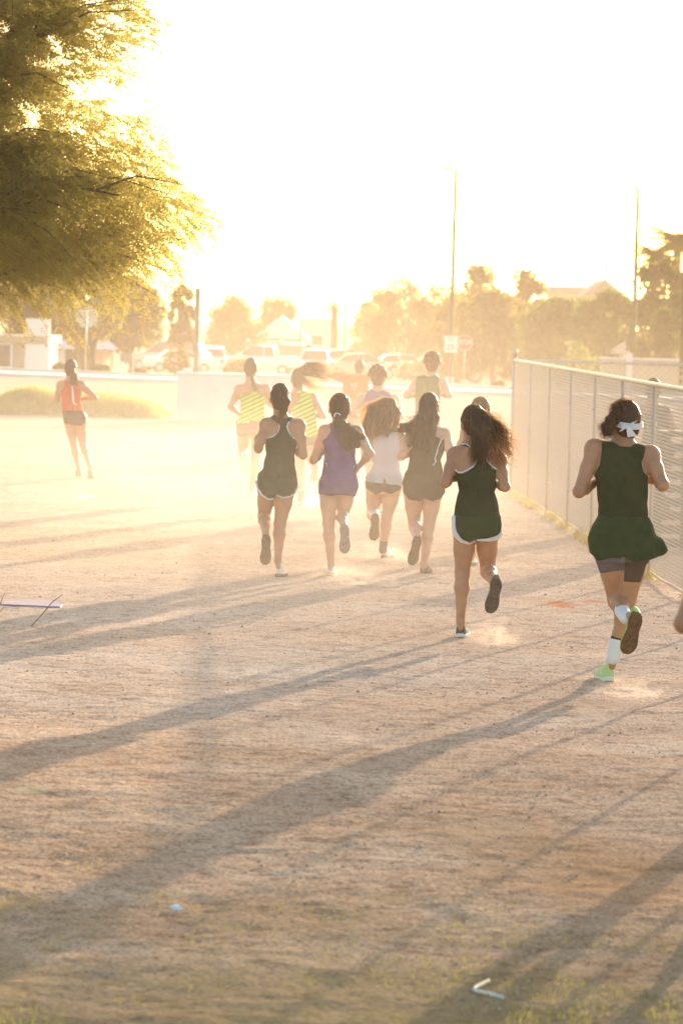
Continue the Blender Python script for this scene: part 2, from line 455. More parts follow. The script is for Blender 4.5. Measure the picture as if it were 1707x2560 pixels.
def polysd(px, pz, poly):
    """signed distance of grid points to a 2-D polygon (negative inside)"""
    d = np.full(px.shape, 1e9); ins = np.zeros(px.shape, bool); n = len(poly)
    for i in range(n):
        ax_, az = poly[i]; bx, bz = poly[(i + 1) % n]
        ex, ez = bx - ax_, bz - az; wx, wz = px - ax_, pz - az
        t = np.clip((wx * ex + wz * ez) / (ex * ex + ez * ez + 1e-12), 0, 1)
        d = np.minimum(d, (wx - ex * t) ** 2 + (wz - ez * t) ** 2)
        c = ((az <= pz) & (bz > pz)) | ((bz <= pz) & (az > pz))
        with np.errstate(divide='ignore', invalid='ignore'):
            xs = ax_ + (pz - az) * ex / np.where(ez == 0, 1e-12, ez)
        ins ^= c & (px < xs)
    d = np.sqrt(d); return np.where(ins, -d, d)
def linesd(px, pz, pts):
    d = np.full(px.shape, 1e9)
    for (a, b), (c, e) in zip(pts[:-1], pts[1:]):
        ex, ez = c - a, e - b; wx, wz = px - a, pz - b
        t = np.clip((wx * ex + wz * ez) / (ex * ex + ez * ez + 1e-12), 0, 1)
        d = np.minimum(d, (wx - ex * t) ** 2 + (wz - ez * t) ** 2)
    return np.sqrt(d)

M_skin = {k: mat("skin_" + k, c, .5, var=.10, scale=9, bump=.05, bscale=60, sss=.25, spec=.45) for k, c in
          dict(tan=(.44, .22, .12), fair=(.58, .35, .24), brown=(.30, .14, .07)).items()}
M_cl = {}
def cloth(name, col, transl=.12, var=.10):
    if name not in M_cl: M_cl[name] = mat(name, col, .9, var=var, scale=14, bump=.25, bscale=220, transl=transl, spec=.12)
    return M_cl[name]
def hair_mat(name, col, glow):
    m = mat(name, col, .45, var=.25, scale=60, transl=.42, tcol=glow, spec=.5); return m
M_hair = dict(brown=hair_mat("hair_brown", (.045, .022, .010), (.40, .19, .055)),
              light=hair_mat("hair_light", (.13, .065, .025), (.65, .36, .12)),
              black=hair_mat("hair_black", (.022, .012, .007), (.22, .10, .03)))
M_glow = dict(brown=mat("fly_hair_brown", (.10, .05, .02), .5, transl=.72, tcol=(.95, .66, .30)), light=mat("fly_hair_light", (.2, .11, .05), .5, transl=.75, tcol=(1.0, .78, .42)), black=mat("fly_hair_black", (.05, .03, .015), .5, transl=.6, tcol=(.4, .2, .06)))
M_white = mat("white_fabric", (.80, .79, .80), .8, transl=.15)
M_sole_dark = mat("sole_rubber_dark", (.060, .045, .035), .8, bump=.8, bscale=90, var=.3, scale=40)
M_sole_grey = mat("sole_rubber_grey", (.30, .26, .22), .8, bump=.8, bscale=90, var=.25, scale=40)
M_sole_tan = mat("sole_rubber_brown", (.14, .075, .03), .8, bump=.8, bscale=90, var=.3, scale=40)
M_eye = mat("eye", (.6, .58, .55), .2); M_lip = mat("lip", (.35, .10, .08), .5)

# running shoe template: length 1 along +X from heel to toe, sole facing -Z
def shoe_template():
    f = Field((-.12, -.30, -.14), (1.12, .30, .60), .022)
    # width profile
    def wid(t): return np.interp(t, [0, .06, .2, .42, .6, .75, .9, 1.0], [.075, .125, .155, .135, .165, .185, .15, .06])
    x, y, z = f.ax[0][:, None, None], f.ax[1][None, :, None], f.ax[2][None, None, :]
    wx = wid(x)
    rock = .05 * np.clip((x - .72) / .28, 0, 1) ** 2 + .03 * np.clip((.12 - x) / .12, 0, 1) ** 2
    sole = np.maximum(np.abs(y + .02 * np.sin(x * 3)) - wx, np.maximum(-x, x - 1.0))
    sole = np.maximum(sole, np.abs(z - rock - .045) - .05)
    top = np.interp(x, [0, .1, .3, .5, .75, .95, 1.0], [.44, .43, .36, .27, .17, .10, .07]) + rock
    up = np.sqrt((np.abs(y) / (wx * .95)) ** 2.4 + (np.clip(z - .06, 0, 9) / (top - .02)) ** 2.2 + 1e-6)
    upper = np.maximum((up - 1) * .12, np.maximum(.07 + rock - z, np.maximum(.015 - x, x - .985)))
    hole = np.sqrt(((x - .17) / .13) ** 2 + (y / .085) ** 2 + ((z - .48) / .2) ** 2)
    upper = np.maximum(upper, (1 - hole) * .08)
    return surface_nets(sole + 0 * z, f.lo, f.h), surface_nets(upper + 0 * z, f.lo, f.h)
SHOE = shoe_template()
def make_shoe(parent, heel, toe, solen, L, mu, ms, name='shoe', ms_name='sole', base=None):
    h = Vector(heel); u = (Vector(toe) - h).normalized(); n_ = Vector(solen); n_ = (n_ - u * n_.dot(u)).normalized()
    zax = -n_; yax = zax.cross(u)
    M = np.array([[u.x, yax.x, zax.x], [u.y, yax.y, zax.y], [u.z, yax.z, zax.z]])
    hh = np.array(h)
    V, F = SHOE[1]; up = mesh_np(name, (V * L) @ M.T + hh, F, mu, parent, True)
    V, F = SHOE[0]; mesh_np(ms_name, (V * L) @ M.T + hh, F, ms, up, True)
    return up

def strands(name, guides, m, parent, rg, n=260, spread0=.03, spread1=.10, rad=.0016, wav=.010, seg=9):
    """locks of hair: interpolated guide curves with taper"""
    V = []; T = []; b = 0
    gs = [np.array(g, float) for g in guides]
    ts = np.linspace(0, 1, seg)
    for i in range(n):
        g = gs[rg.randint(len(gs))]; g2 = gs[rg.randint(len(gs))]; q = rg.rand() ** 2 * .6
        m_ = min(len(g), len(g2))
        gg = g[:m_] * (1 - q) + g2[:m_] * q
        tt = np.linspace(0, 1, m_)
        P = np.stack([np.interp(ts, tt, gg[:, c]) for c in range(3)], 1)
        P[1:-1] = .25 * P[:-2] + .5 * P[1:-1] + .25 * P[2:]
        o0 = rg.randn(3) * spread0 * .5; o1 = rg.randn(3) * spread1 * .5
        P += o0[None] * (1 - ts[:, None]) + o1[None] * ts[:, None] ** 1.2
        ph = rg.rand(3) * 6.28; fr = 1.5 + 2.5 * rg.rand()
        P += wav * (.3 + ts[:, None]) * np.sin(ts[:, None] * 6.28 * fr + ph[None])
        L = .55 + .45 * rg.rand(); P = P[0] + (P - P[0]) * L if L < .7 else P
        r = rad * (.6 + .8 * rg.rand()) * (1 - .75 * ts)
        d = np.gradient(P, axis=0); d /= np.linalg.norm(d, axis=1, keepdims=True) + 1e-9
        a = np.cross(d, rg.randn(3)); a /= np.linalg.norm(a, axis=1, keepdims=True) + 1e-9
        bb = np.cross(d, a)
        ring = np.stack([P + (a * math.cos(k * 2.094) + bb * math.sin(k * 2.094)) * r[:, None] for k in range(3)], 1)
        V.append(ring.reshape(-1, 3))
        for s_ in range(seg - 1):
            for k in range(3):
                T.append((b + s_ * 3 + k, b + s_ * 3 + (k + 1) % 3, b + s_ * 3 + 3 + (k + 1) % 3, b + s_ * 3 + 3 + k))
        b += seg * 3
    return mesh_np(name, np.concatenate(V), np.array(T), m, parent)

def person(sp):
    """build one runner from a spec; x, y in a zoomed view of the photo are turned into real positions
    at the runner's own distance, 'off' moves a joint towards the camera in metres"""
    ox, oy, sc = sp['crop']; T = sp.get('map')          # map = (sx0, sy0, sx1, sy1, scale, mirror)
    def srcp(x, y):
        X_, Y_ = ox + x / sc, oy + y / sc
        if T:
            dx, dy = (X_ - T[0]) * T[4], (Y_ - T[1]) * T[4]
            if T[5]: dx = -dx
            X_, Y_ = T[2] + dx, T[3] + dy
        return X_, Y_
    gp = G(*srcp(*sp['foot'])); d0 = gp.y
    def P(j):
        off = j[2] if len(j) > 2 else 0
        q = W(*srcp(j[0], j[1]), d0 - off)
        return np.array(q - gp)
    pm = FPX / d0 * sc / (T[4] if T else 1)              # view pixels per metre
    def xz(pt): q = P(pt); return (q[0], q[2])
    h = sp.get('h', .0085); wr = sp.get('w', 1.0)
    lo = np.array([-.75, -.75, -.05]); hi = np.array([.75, .75, 2.0])
    pts = np.array([P(j) for k in ('Lsh', 'Lel', 'Lwr', 'Rsh', 'Rel', 'Rwr', 'Lhip', 'Lkn', 'Lan', 'Rhip', 'Rkn', 'Ran', 'head', 'Lheel', 'Rheel') if k in sp for j in [sp[k]]])
    lo = pts.min(0) - .26; hi = pts.max(0) + .26
    f = Field(lo, hi, h)
    rg = np.random.RandomState(sp.get('seed', 1))
    male = sp.get('male', False)
    # ---- torso
    rows = []
    for r in sp['rows']:
        off = r[3] if len(r) > 3 else 0
        a = P((r[1], r[0], off)); b = P((r[2], r[0], off)); c = (a + b) / 2; hw = abs(b[0] - a[0]) / 2
        dp = r[4] if len(r) > 4 else min(.125, max(.07, hw * .62))
        rows.append((c[2], c[0], c[1], hw, dp))
    f.loft(rows, .001)
    hd = P(sp['head']); nk = P(sp['neck']); hr = sp.get('hr', .076); hz = sp.get('hz', .108)
    nr = sp.get('nr', .052)
    f.rc(nk + [0, -.0, -.05], hd + [0, .0, -.06], nr * 1.25, nr, .03)
    LS, RS = P(sp['Lsh']), P(sp['Rsh'])
    sr = sp.get('sr', .050) * wr
    f.rc(nk + [0, 0, -.05], LS, .048 * wr, sr * .8, .045); f.rc(nk + [0, 0, -.05], RS, .048 * wr, sr * .8, .045)
    def arm(sh, el_, wr_, hand=True, s_=1):
        ar = sp.get('ar', .038) * wr
        f.el(sh, (sr * 1.05,) * 3, .035)
        mid = sh * .55 + el_ * .45
        f.rc(sh, mid, sr * .92, ar * 1.08, .03); f.rc(mid, el_, ar * 1.08, ar * .84, .02)
        f.el(el_, (ar * .84,) * 3, .012)
        m2 = el_ * .65 + wr_ * .35
        f.rc(el_, m2, ar * .84, ar * .92, .015); f.rc(m2, wr_, ar * .92, ar * .60, .015)
        u = wr_ - el_; u /= np.linalg.norm(u)
        side = np.cross(u, [0, 0, 1]); side /= np.linalg.norm(side) + 1e-9
        up = np.cross(side, u)
        if not hand: return
        pc = wr_ + u * .045
        f.rc(wr_, wr_ + u * .075, .021, .023, .012)
        f.rc(wr_ + up * .018 + u * .04, wr_ - up * .018 + u * .06, .017, .017, .012)
        for q in range(4):      # curled fingers, unequal
            o = up * (.027 - .018 * q); l1 = (.034, .040, .038, .030)[q]
            a0 = wr_ + u * .080 + o; a1 = a0 + u * l1 * .75 + side * s_ * .018; a2 = a1 - u * .006 + side * s_ * .026; a3 = a2 - u * .024 + side * s_ * .008
            f.rc(a0, a1, .0095, .0088, .003); f.rc(a1, a2, .0088, .008, .003); f.rc(a2, a3, .008, .007, .003)
        t0 = wr_ + u * .03 + up * .022; t1 = t0 + u * .030 + up * .016 + side * s_ * .012; t2 = t1 + u * .022 + side * s_ * .022 - up * .008
        f.rc(t0, t1, .012, .0105, .006); f.rc(t1, t2, .0105, .009, .004)
    arm(LS, P(sp['Lel']), P(sp['Lwr']), True, 1); arm(RS, P(sp['Rel']), P(sp['Rwr']), True, -1)
    # ---- legs
    tr = sp.get('tr', .076) * wr; kr = sp.get('kr', .048) * wr; cr = sp.get('cr', .050) * wr; an = sp.get('an', .030) * wr
    LH, RH = P(sp['Lhip']), P(sp['Rhip'])
    legs = []
    for s_, H, kn, ak in ((-1, LH, P(sp['Lkn']), P(sp['Lan'])), (1, RH, P(sp['Rkn']), P(sp['Ran']))):
        m1 = H * .6 + kn * .4
        f.rc(H, m1, tr * 1.05, tr * .90, .02); f.rc(m1, kn, tr * .90, kr, .02)
        f.el(H + [0, -.045, .05], (tr * .98, tr * .95, tr * 1.0), .03)
        # calf muscle sits behind the shin line
        ax_ = ak - kn; L = np.linalg.norm(ax_); ax_ /= L
        back = np.array([0, -1, 0]) - ax_ * (-ax_[1]); back /= np.linalg.norm(back) + 1e-9
        if ax_[1] < -.6: back = np.array([0, 0, -1.0]) - ax_ * (-ax_[2]); back /= np.linalg.norm(back)
        back *= 1 if ax_[1] >= -.6 else -1
        c1 = kn + ax_ * L * .30 + back * .012
        f.rc(kn, c1, kr, cr, .02); f.rc(c1, kn + ax_ * L * .62 + back * .004, cr, cr * .72, .02)
        f.rc(kn + ax_ * L * .62 + back * .004, ak, cr * .72, an, .02)
        legs.append((kn, ak, ax_))
    pelv = (LH + RH) / 2 + [0, 0, .06]
    f.rc(LH + [0, 0, .07], RH + [0, 0, .07], .085 * wr, .085 * wr, .04)
    # ---- feet inside the shoes
    for s_, nm in (('L', 0), ('R', 1)):
        if s_ + 'heel' in sp:
            he = P(sp[s_ + 'heel']); ak = legs[nm][1]
            f.rc(ak, he * .4 + ak * .6, an, an * .62, .010)
    # ---- head
    fy = sp.get('face', 1)                               # face looks away (+y) or towards the camera (-y)
    yaw = sp.get('yaw', 0); cy, sy_ = math.cos(yaw), math.sin(yaw)
    Rm = np.array([[cy, -sy_, 0], [sy_, cy, 0], [0, 0, 1]])
    def hp(x, y, z): return hd + Rm @ np.array([x, y * fy, z])
    f.el(hp(0, -.006, .015), (hr, hr * 1.20, hz * .90), .02, rot=Rm.T)
    f.el(hp(0, .020, -.045), (hr * .80, hr * .90, hz * .68), .03, rot=Rm.T)
    f.el(hp(0, .058, -.085), (.030, .028, .024), .03)
    f.rc(hp(0, .090, .000), hp(0, .106, -.032), .010, .0145, .010)
    f.el(hp(.026, .078, .012), (.016, .014, .010), .008); f.el(hp(-.026, .078, .012), (.016, .014, .010), .008)
    f.el(hp(0, .084, -.062), (.024, .014, .008), .008)
    for e in (-1, 1):
        f.el(hp(e * (hr + .004), -.004, -.018), (.010, .020, .031), .006, rot=Rm.T)
    # muscles of the back
    if sp.get('blades', 1):
        c = nk + [0, 0, -.14]
        for e, q in ((-1, LS), (1, RS)):
            p_ = c * .45 + q * .55 + [0, -.055, -.07]
            f.el(p_, (.05 * wr, .03, .065), .03)
    sp_pts = [(x, y - dp - .012, z) for z, x, y, a, dp in sorted(rows)][2:-1]
    f.groove(sp_pts, .014)
    V, F = f.mesh()
    body = mesh_np("person", V, F, M_skin[sp.get('skin', 'tan')], smooth=True, loc=gp)
    tag(body, sp['label'], "person", sp.get('group'))
    # ---- clothes: the body's own volume plus ease, cut to the garment's outline
    XZx, XZz = np.meshgrid(f.ax[0], f.ax[2], indexing='ij')
    torso = Field(lo, hi, h)
    torso.loft(rows, .001)
    torso.rc(nk + [0, 0, -.05], LS, .050 * wr, sr * .82, .045); torso.rc(nk + [0, 0, -.05], RS, .050 * wr, sr * .82, .045)
    torso.el(LS, (sr * 1.0,) * 3, .03); torso.el(RS, (sr * 1.0,) * 3, .03)
    torso.rc(LH + [0, 0, .07], RH + [0, 0, .07], .085 * wr, .085 * wr, .04)
    for H in (LH, RH): torso.el(H + [0, -.045, .05], (tr * .98, tr * .95, tr * 1.0), .03)
    if male is False:
        cz = nk + [0, .085, -.22]
        for e in (-1, 1): torso.el(cz + [e * .055, 0, 0], (.055, .045, .055), .03)
    torso.groove(sp_pts, .012)
    for e, q in ((-1, LS), (1, RS)):
        torso.el((nk + [0, 0, -.14]) * .45 + q * .55 + [0, -.055, -.07], (.05 * wr, .034, .065), .03)
    wob = .0032 * (np.sin(f.ax[0] * 23)[:, None, None] * np.sin(f.ax[2] * 31 + 1)[None, None, :] + np.sin((f.ax[0][:, None, None] * 40 + f.ax[2][None, None, :] * 55)) * .6
                  + np.sin((f.ax[0][:, None, None] * -31 + f.ax[2][None, None, :] * 47 + 2)) * .5).astype(np.float32)
    low = Field(lo, hi, h)
    for nm, (H, kk) in enumerate(((LH, legs[0][0]), (RH, legs[1][0]))):
        low.rc(H, H * .3 + kk * .7, tr * 1.07, tr * .86, .02); low.el(H + [0, -.045, .05], (tr, tr * .97, tr), .03)
    low.loft(rows, .02)
    low.rc(LH + [0, 0, .07], RH + [0, 0, .07], .087 * wr, .087 * wr, .04)
    if 'shortrows' in sp:
        rr = []
        for r in sp['shortrows']:
            a = P((r[1], r[0])); b = P((r[2], r[0])); rr.append((a[2], (a[0] + b[0]) / 2, (LH[1] + RH[1]) / 2 - .01, (b[0] - a[0]) / 2, r[3]))
        low.loft(rr, .02)
    for gm in sp['garments']:
        src = torso.v if gm['on'] == 'torso' else low.v
        v = src - gm.get('ease', .010) - wob * gm.get('wob', 1)
        if gm.get('fold'):
            v = v - (gm['fold'] * (np.sin(f.ax[0][:, None, None] * 62 + np.sin(f.ax[2][None, None, :] * 9) * 2.2) * np.clip(1.2 - 0 * f.ax[2][None, None, :], 0, 1))).astype(np.float32)
        if 'poly' in gm: d = polysd(XZx, XZz, [xz(p) for p in gm['poly']])
        else: d = linesd(XZx, XZz, [xz(p) for p in gm['line']]) - gm['wd'] / pm
        v = np.maximum(v, d[:, None, :].astype(np.float32))
        if gm.get('side'):   # keep only the back
            v = np.maximum(v, (f.ax[1] - gm['side'])[None, :, None])
        V, F = f.mesh(v)
        if len(V): mesh_np(gm['name'], V, F, gm['mat'], body, True)
    # ---- leg wear
    for s_, (nm, c, t0, t1, rad) in sp.get('socks', {}).items():
        kn, ak, ax_ = legs[0 if s_[0] == 'L' else 1]; L = np.linalg.norm(ak - kn)
        g = Field(np.minimum(kn, ak) - .1, np.maximum(kn, ak) + .1, .006)
        a = kn + ax_ * L * t0; b = kn + ax_ * L * t1
        g.rc(a, b, rad, an + .006, .001); V, F = g.mesh()
        keep = None
        mesh_np(nm, V, F, c, body, True)
    # ---- shoes
    for s_ in 'LR':
        if s_ + 'heel' in sp:
            he = P(sp[s_ + 'heel']); to = sp[s_ + 'toe']
            to = he + np.array(to[1:]) if to[0] == 'v' else P(to)
            mu, ms = sp.get(s_ + 'shoe', sp.get('shoes', (M_white, M_sole_grey)))
            o = make_shoe(body, he, to, sp.get(s_ + 'sole', (0, 0, -1)), sp.get('fl', .255), mu, ms)
    # ---- face and hair
    mb = MB()
    hg = Field(hd - .20, hd + .20, .006)
    hg.el(hp(0, -.012, .022), (hr + .010, hr * 1.20 + .010, hz * .90 + .010), .01, rot=Rm.T)
    if sp.get('bun'): b_ = P(sp['bun']); hg.el(b_ + [0, -.02, 0], (.035, .035, .035), .03)
    if sp.get('nape', 1): hg.el(hp(0, -.045, -.045), (hr * .82, .050, .055), .03)
    for a, b, r0, r1 in sp.get('mass', []): hg2 = 0
    hx, hy, hz_ = hg.ax[0][:, None, None], hg.ax[1][None, :, None], hg.ax[2][None, None, :]
    loc = (hy - hd[1]) * fy
    cut = (loc - .045) - .9 * (hz_ - hd[2] - .03) * (hz_ > hd[2] + .03) + .0 * hx   # hairline: open over the face
    cut2 = -(hz_ - hd[2]) - .095 - .0 * hx
    tex = .0035 * np.sin(hx * 260 + 3 * np.sin(hz_ * 60)) * np.cos(hz_ * 70)
    if sp.get('curly'):
        cc = sp['curly']
        for i in range(170):
            th = rg.rand() * 6.28; ph = math.acos(1 - rg.rand() * 1.15)
            dvec = np.array([math.sin(ph) * math.cos(th), math.sin(ph) * math.sin(th), math.cos(ph)])
            p_ = hd + [0, -.012 * fy, .02] + dvec * np.array([hr + cc * .7, hr * 1.2 + cc * .7, hz * .9 + cc * .7])
            hg.el(p_, (cc * (.35 + .35 * rg.rand()),) * 3, .012)
    V, F = hg.mesh(np.maximum(np.maximum(hg.v + tex, cut), cut2))
    hm = M_hair[sp.get('hair', 'brown')]
    hair = mesh_np("hair", V, F, hm, body, True)
    if sp.get('curly'):
        gs = []
        for i in range(160):
            th = rg.rand() * 6.28; ph = math.acos(1 - rg.rand() * 1.2)
            dvec = np.array([math.sin(ph) * math.cos(th), math.sin(ph) * math.sin(th), math.cos(ph)])
            p0 = hd + [0, -.012 * fy, .02] + dvec * np.array([hr, hr * 1.2, hz * .9]); q = p0 + dvec * (sp['curly'] * 1.9) + rg.randn(3) * .01
            gs.append([p0, (p0 + q) / 2 + rg.randn(3) * .006, q])
        strands("curls", gs, M_glow[sp.get('hair', 'brown')], hair, rg, n=520, spread0=.006, spread1=.02, rad=.0016, wav=.005, seg=6)
    else:                                               # fly-away hairs around the head
        gs = []
        for i in range(60):
            th = rg.rand() * 6.28; ph = math.acos(1 - rg.rand() * 1.0)
            dvec = np.array([math.sin(ph) * math.cos(th), math.sin(ph) * math.sin(th), math.cos(ph)])
            p0 = hd + [0, -.012 * fy, .02] + dvec * np.array([hr + .006, hr * 1.2 + .006, hz * .9 + .006]); tg = np.cross(dvec, rg.randn(3))
            gs.append([p0, p0 + dvec * .008 + tg * .02, p0 + dvec * .016 + tg * .05])
        strands("loose_hair", gs, M_glow[sp.get('hair', 'brown')], hair, rg, n=90, spread0=.003, spread1=.01, rad=.0006, wav=.003, seg=5)
    for q, lk in enumerate(sp.get('locks', [])):
        gs = [[P(p) for p in g] for g in lk['g']]
        if lk.get('core'):                              # dense heart of a pony tail
            lo_ = np.min([np.min(g, 0) for g in gs], 0) - .12; hi_ = np.max([np.max(g, 0) for g in gs], 0) + .12
            g_ = Field(lo_, hi_, .0075)
            for g in gs:
                for i in range(len(g) - 1):
                    r0, r1 = (np.interp([i / (len(g) - 1), (i + 1) / (len(g) - 1)], [0, .5, 1], lk['core']))
                    g_.rc(g[i], g[i + 1], r0, r1, .018)
            x, y, z = g_.ax[0][:, None, None], g_.ax[1][None, :, None], g_.ax[2][None, None, :]
            g_.v += .004 * np.sin(x * 180 + 30 * z) * np.sin(z * 35 + x * 20)
            V, F = g_.mesh(); mesh_np(lk.get('name', 'ponytail'), V, F, hm, hair, True)
        n_ = lk.get('n', 260); gl = M_glow[sp.get('hair', 'brown')]
        kw = dict(spread0=lk.get('s0', .03), spread1=lk.get('s1', .08), rad=lk.get('rad', .0017), wav=lk.get('wav', .008))
        if lk.get('glow'):
            strands("hair_strands", gs, hm, hair, rg, n=int(n_ * .6), **kw); strands("backlit_strands", gs, gl, hair, rg, n=int(n_ * .4), **kw)
        else: strands("hair_strands", gs, hm if lk.get('core') else gl, hair, rg, n=n_, **kw)
    for e in (-1, 1):
        em = MB(); em.tube([hp(e * .027, .080, .010), hp(e * .027, .0905, .010)], [.0125, .004], 8)
        em.build("eye", M_eye, body)
    lm = MB(); lm.tube([hp(-.02, .094, -.062), hp(0, .099, -.060), hp(.02, .094, -.062)], [.002, .006, .002], 6); lm.build("lips", M_lip, body)
    for ex in sp.get('extra', []): ex(body, P, hp, hd, pm, rg, gp)
    return body
# ------------------------------------------------------------------ the runners (coordinates read in zoomed views)
C1 = (550, 860, 3.92); C2 = (850, 860, 3.4844); C3 = (1080, 980, 3.564); C4 = (1400, 960, 3.016)
C5 = (80, 870, 6.718); C7 = (780, 860, 3.92)
GRN = cloth("dark_green_jersey", (.022, .042, .020)); GRN2 = cloth("green_shorts", (.026, .055, .022))
PUR = cloth("purple_jersey", (.14, .09, .24)); PUR2 = cloth("purple_shorts", (.12, .07, .20))
OLV = cloth("dark_olive_jersey", (.030, .032, .012)); BRN = cloth("dark_brown_shorts", (.035, .022, .012))
WHT = cloth("white_jersey", (.88, .91, .98), .6, .03); RED = cloth("red_jersey", (.62, .07, .02)); ORG = cloth("orange_shirt", (.85, .13, .02))
TEAL = cloth("teal_strap", (.08, .26, .20)); GREY = cloth("grey_tights", (.16, .14, .15)); LGRN = cloth("light_green_jersey", (.10, .15, .06))
TRIM = M_white
BACK = (0, -1, .06)
M_shoe_dk = mat("shoe_dark_mesh", (.05, .05, .045), .8, bump=.4, bscale=200); M_shoe_wh = mat("shoe_white_mesh", (.72, .70, .66), .7, bump=.3, bscale=200)
M_shoe_gn = mat("shoe_neon_green", (.34, .62, .12), .6, bump=.3, bscale=200, transl=.15); M_shoe_pg = mat("shoe_pale_green", (.55, .68, .60), .6)
M_shoe_br = mat("shoe_brown", (.16, .10, .06), .8)
M_sock_w = mat("white_sock", (.78, .77, .78), .9, bump=.4, bscale=300); M_sock_d = mat("dark_sock", (.05, .035, .03), .9, bump=.4, bscale=300)

def neon_mat():
    m = bpy.data.materials.new("neon_striped_jersey"); m.use_nodes = True
    n = m.node_tree.nodes; l = m.node_tree.links; p = n['Principled BSDF']; p.inputs['Roughness'].default_value = .9
    tc = n.new('ShaderNodeTexCoord'); sx = n.new('ShaderNodeSeparateXYZ'); l.new(tc.outputs['Object'], sx.inputs[0])
    def mth(op, a, b=None):
        x = n.new('ShaderNodeMath'); x.operation = op
        for k, c in enumerate((a, b)):
            if c is None: continue
            if isinstance(c, (int, float)): x.inputs[k].default_value = c
            else: l.new(c, x.inputs[k])
        return x.outputs[0]
    u = mth('SUBTRACT', sx.outputs['Z'], mth('MULTIPLY', sx.outputs['X'], .50))     # across the stripes
    v = mth('ADD', sx.outputs['X'], mth('MULTIPLY', sx.outputs['Z'], .5))
    zig = mth('MULTIPLY', mth('SINE', mth('MULTIPLY', v, 210)), .0040)              # row of small diamonds
    s_ = mth('FRACT', mth('MULTIPLY', mth('ADD', u, 2.0), 1 / .050))
    dist = mth('MULTIPLY', mth('ABSOLUTE', mth('SUBTRACT', s_, .5)), .050)
    wid = mth('ADD', mth('ABSOLUTE', zig), .0018)
    f = mth('LESS_THAN', dist, wid)
    mx = n.new('ShaderNodeMix'); mx.data_type = 'RGBA'; l.new(f, mx.inputs[0])
    mx.inputs[6].default_value = (.50, .80, .05, 1); mx.inputs[7].default_value = (.05, .07, .09, 1)
    l.new(mx.outputs[2], p.inputs['Base Color'])
    tr = n.new('ShaderNodeBsdfTranslucent'); l.new(mx.outputs[2], tr.inputs[0])
    ms = n.new('ShaderNodeMixShader'); ms.inputs[0].default_value = .3
    l.new(p.outputs[0], ms.inputs[1]); l.new(tr.outputs[0], ms.inputs[2]); l.new(ms.outputs[0], n['Material Output'].inputs['Surface'])
    return m
NEON = neon_mat()
GRP = "cross country runners on the dirt track"
def g(name, on, m, poly=None, line=None, wd=4, ease=.010, **k):
    d = dict(name=name, on=on, mat=m, ease=ease, **k)
    if poly: d['poly'] = poly
    else: d['line'] = line; d['wd'] = wd
    return d

# ---- girl in green racerback, left of the front row
green_girl = dict(crop=C1, foot=(585, 2285), seed=3, skin='tan', group=GRP,
    label="girl in green racerback and white-edged shorts, leftmost of the nearer row",
    head=(590, 530), neck=(600, 700), hr=.073, hz=.105, face=1,
    Lsh=(458, 790), Lel=(378, 1030, .12), Lwr=(362, 955, -.10), Rsh=(772, 800), Rel=(815, 1090, .12), Rwr=(720, 1020, -.12),
    rows=[(735, 545, 655, 0, .06), (775, 470, 760), (850, 452, 765), (930, 455, 758, 0, .11), (1080, 462, 720, 0, .095), (1180, 440, 725, 0, .10), (1300, 408, 722, 0, .115), (1400, 395, 722, .01, .12), (1450, 420, 700, .01, .11)],
    Lhip=(462, 1440), Lkn=(430, 1690, -.12), Lan=(448, 1862, .24), Rhip=(640, 1440, .0), Rkn=(588, 1760, -.03), Ran=(566, 2120, .02),
    Lheel=(452, 1872, .30), Ltoe=(440, 2135, .26), Lsole=BACK, Rheel=(578, 2285, .03), Rtoe=('v', .03, .25, 0),
    shoes=(M_shoe_wh, M_sole_tan),
    garments=[
        g('tank_top', 'torso', GRN, [(525, 690), (600, 735), (700, 712), (732, 728), (672, 775), (660, 810), (680, 860), (715, 905), (765, 945), (757, 1000), (728, 1080), (740, 1180), (764, 1322), (366, 1322), (370, 1280), (398, 1180), (430, 1080), (442, 1000), (452, 925), (528, 900), (572, 860), (586, 800), (575, 765), (490, 720)], ease=.011, fold=.0022),
        g('armhole_trim', 'torso', TRIM, line=[(585, 785), (583, 830), (565, 870), (520, 905), (455, 920)], wd=6, ease=.015),
        g('armhole_trim', 'torso', TRIM, line=[(722, 725), (672, 765), (658, 805), (672, 855), (706, 905), (762, 945)], wd=6, ease=.015),
        g('logo', 'torso', TRIM, line=[(625, 845), (625, 895)], wd=3, ease=.014, side=0),
        g('shorts', 'legs', GRN2, [(378, 1310), (757, 1310), (762, 1400), (740, 1465), (690, 1482), (620, 1495), (556, 1470), (535, 1500), (490, 1515), (425, 1490), (366, 1410)], ease=.014),
        g('shorts_hem', 'legs', TRIM, line=[(352, 1345), (372, 1410), (415, 1475), (470, 1515), (515, 1518)], wd=11, ease=.018),
        g('shorts_hem', 'legs', TRIM, line=[(560, 1480), (620, 1500), (680, 1494), (735, 1460), (765, 1390)], wd=9, ease=.018)],
    locks=[dict(name='ponytail', g=[[(600, 450, .09), (620, 520, .12), (620, 620, .10), (590, 730, .09)], [(640, 480, .08), (655, 560, .10), (625, 660, .09), (560, 760, .09)]], core=[.024, .030, .012], n=220, s0=.02, s1=.04)])

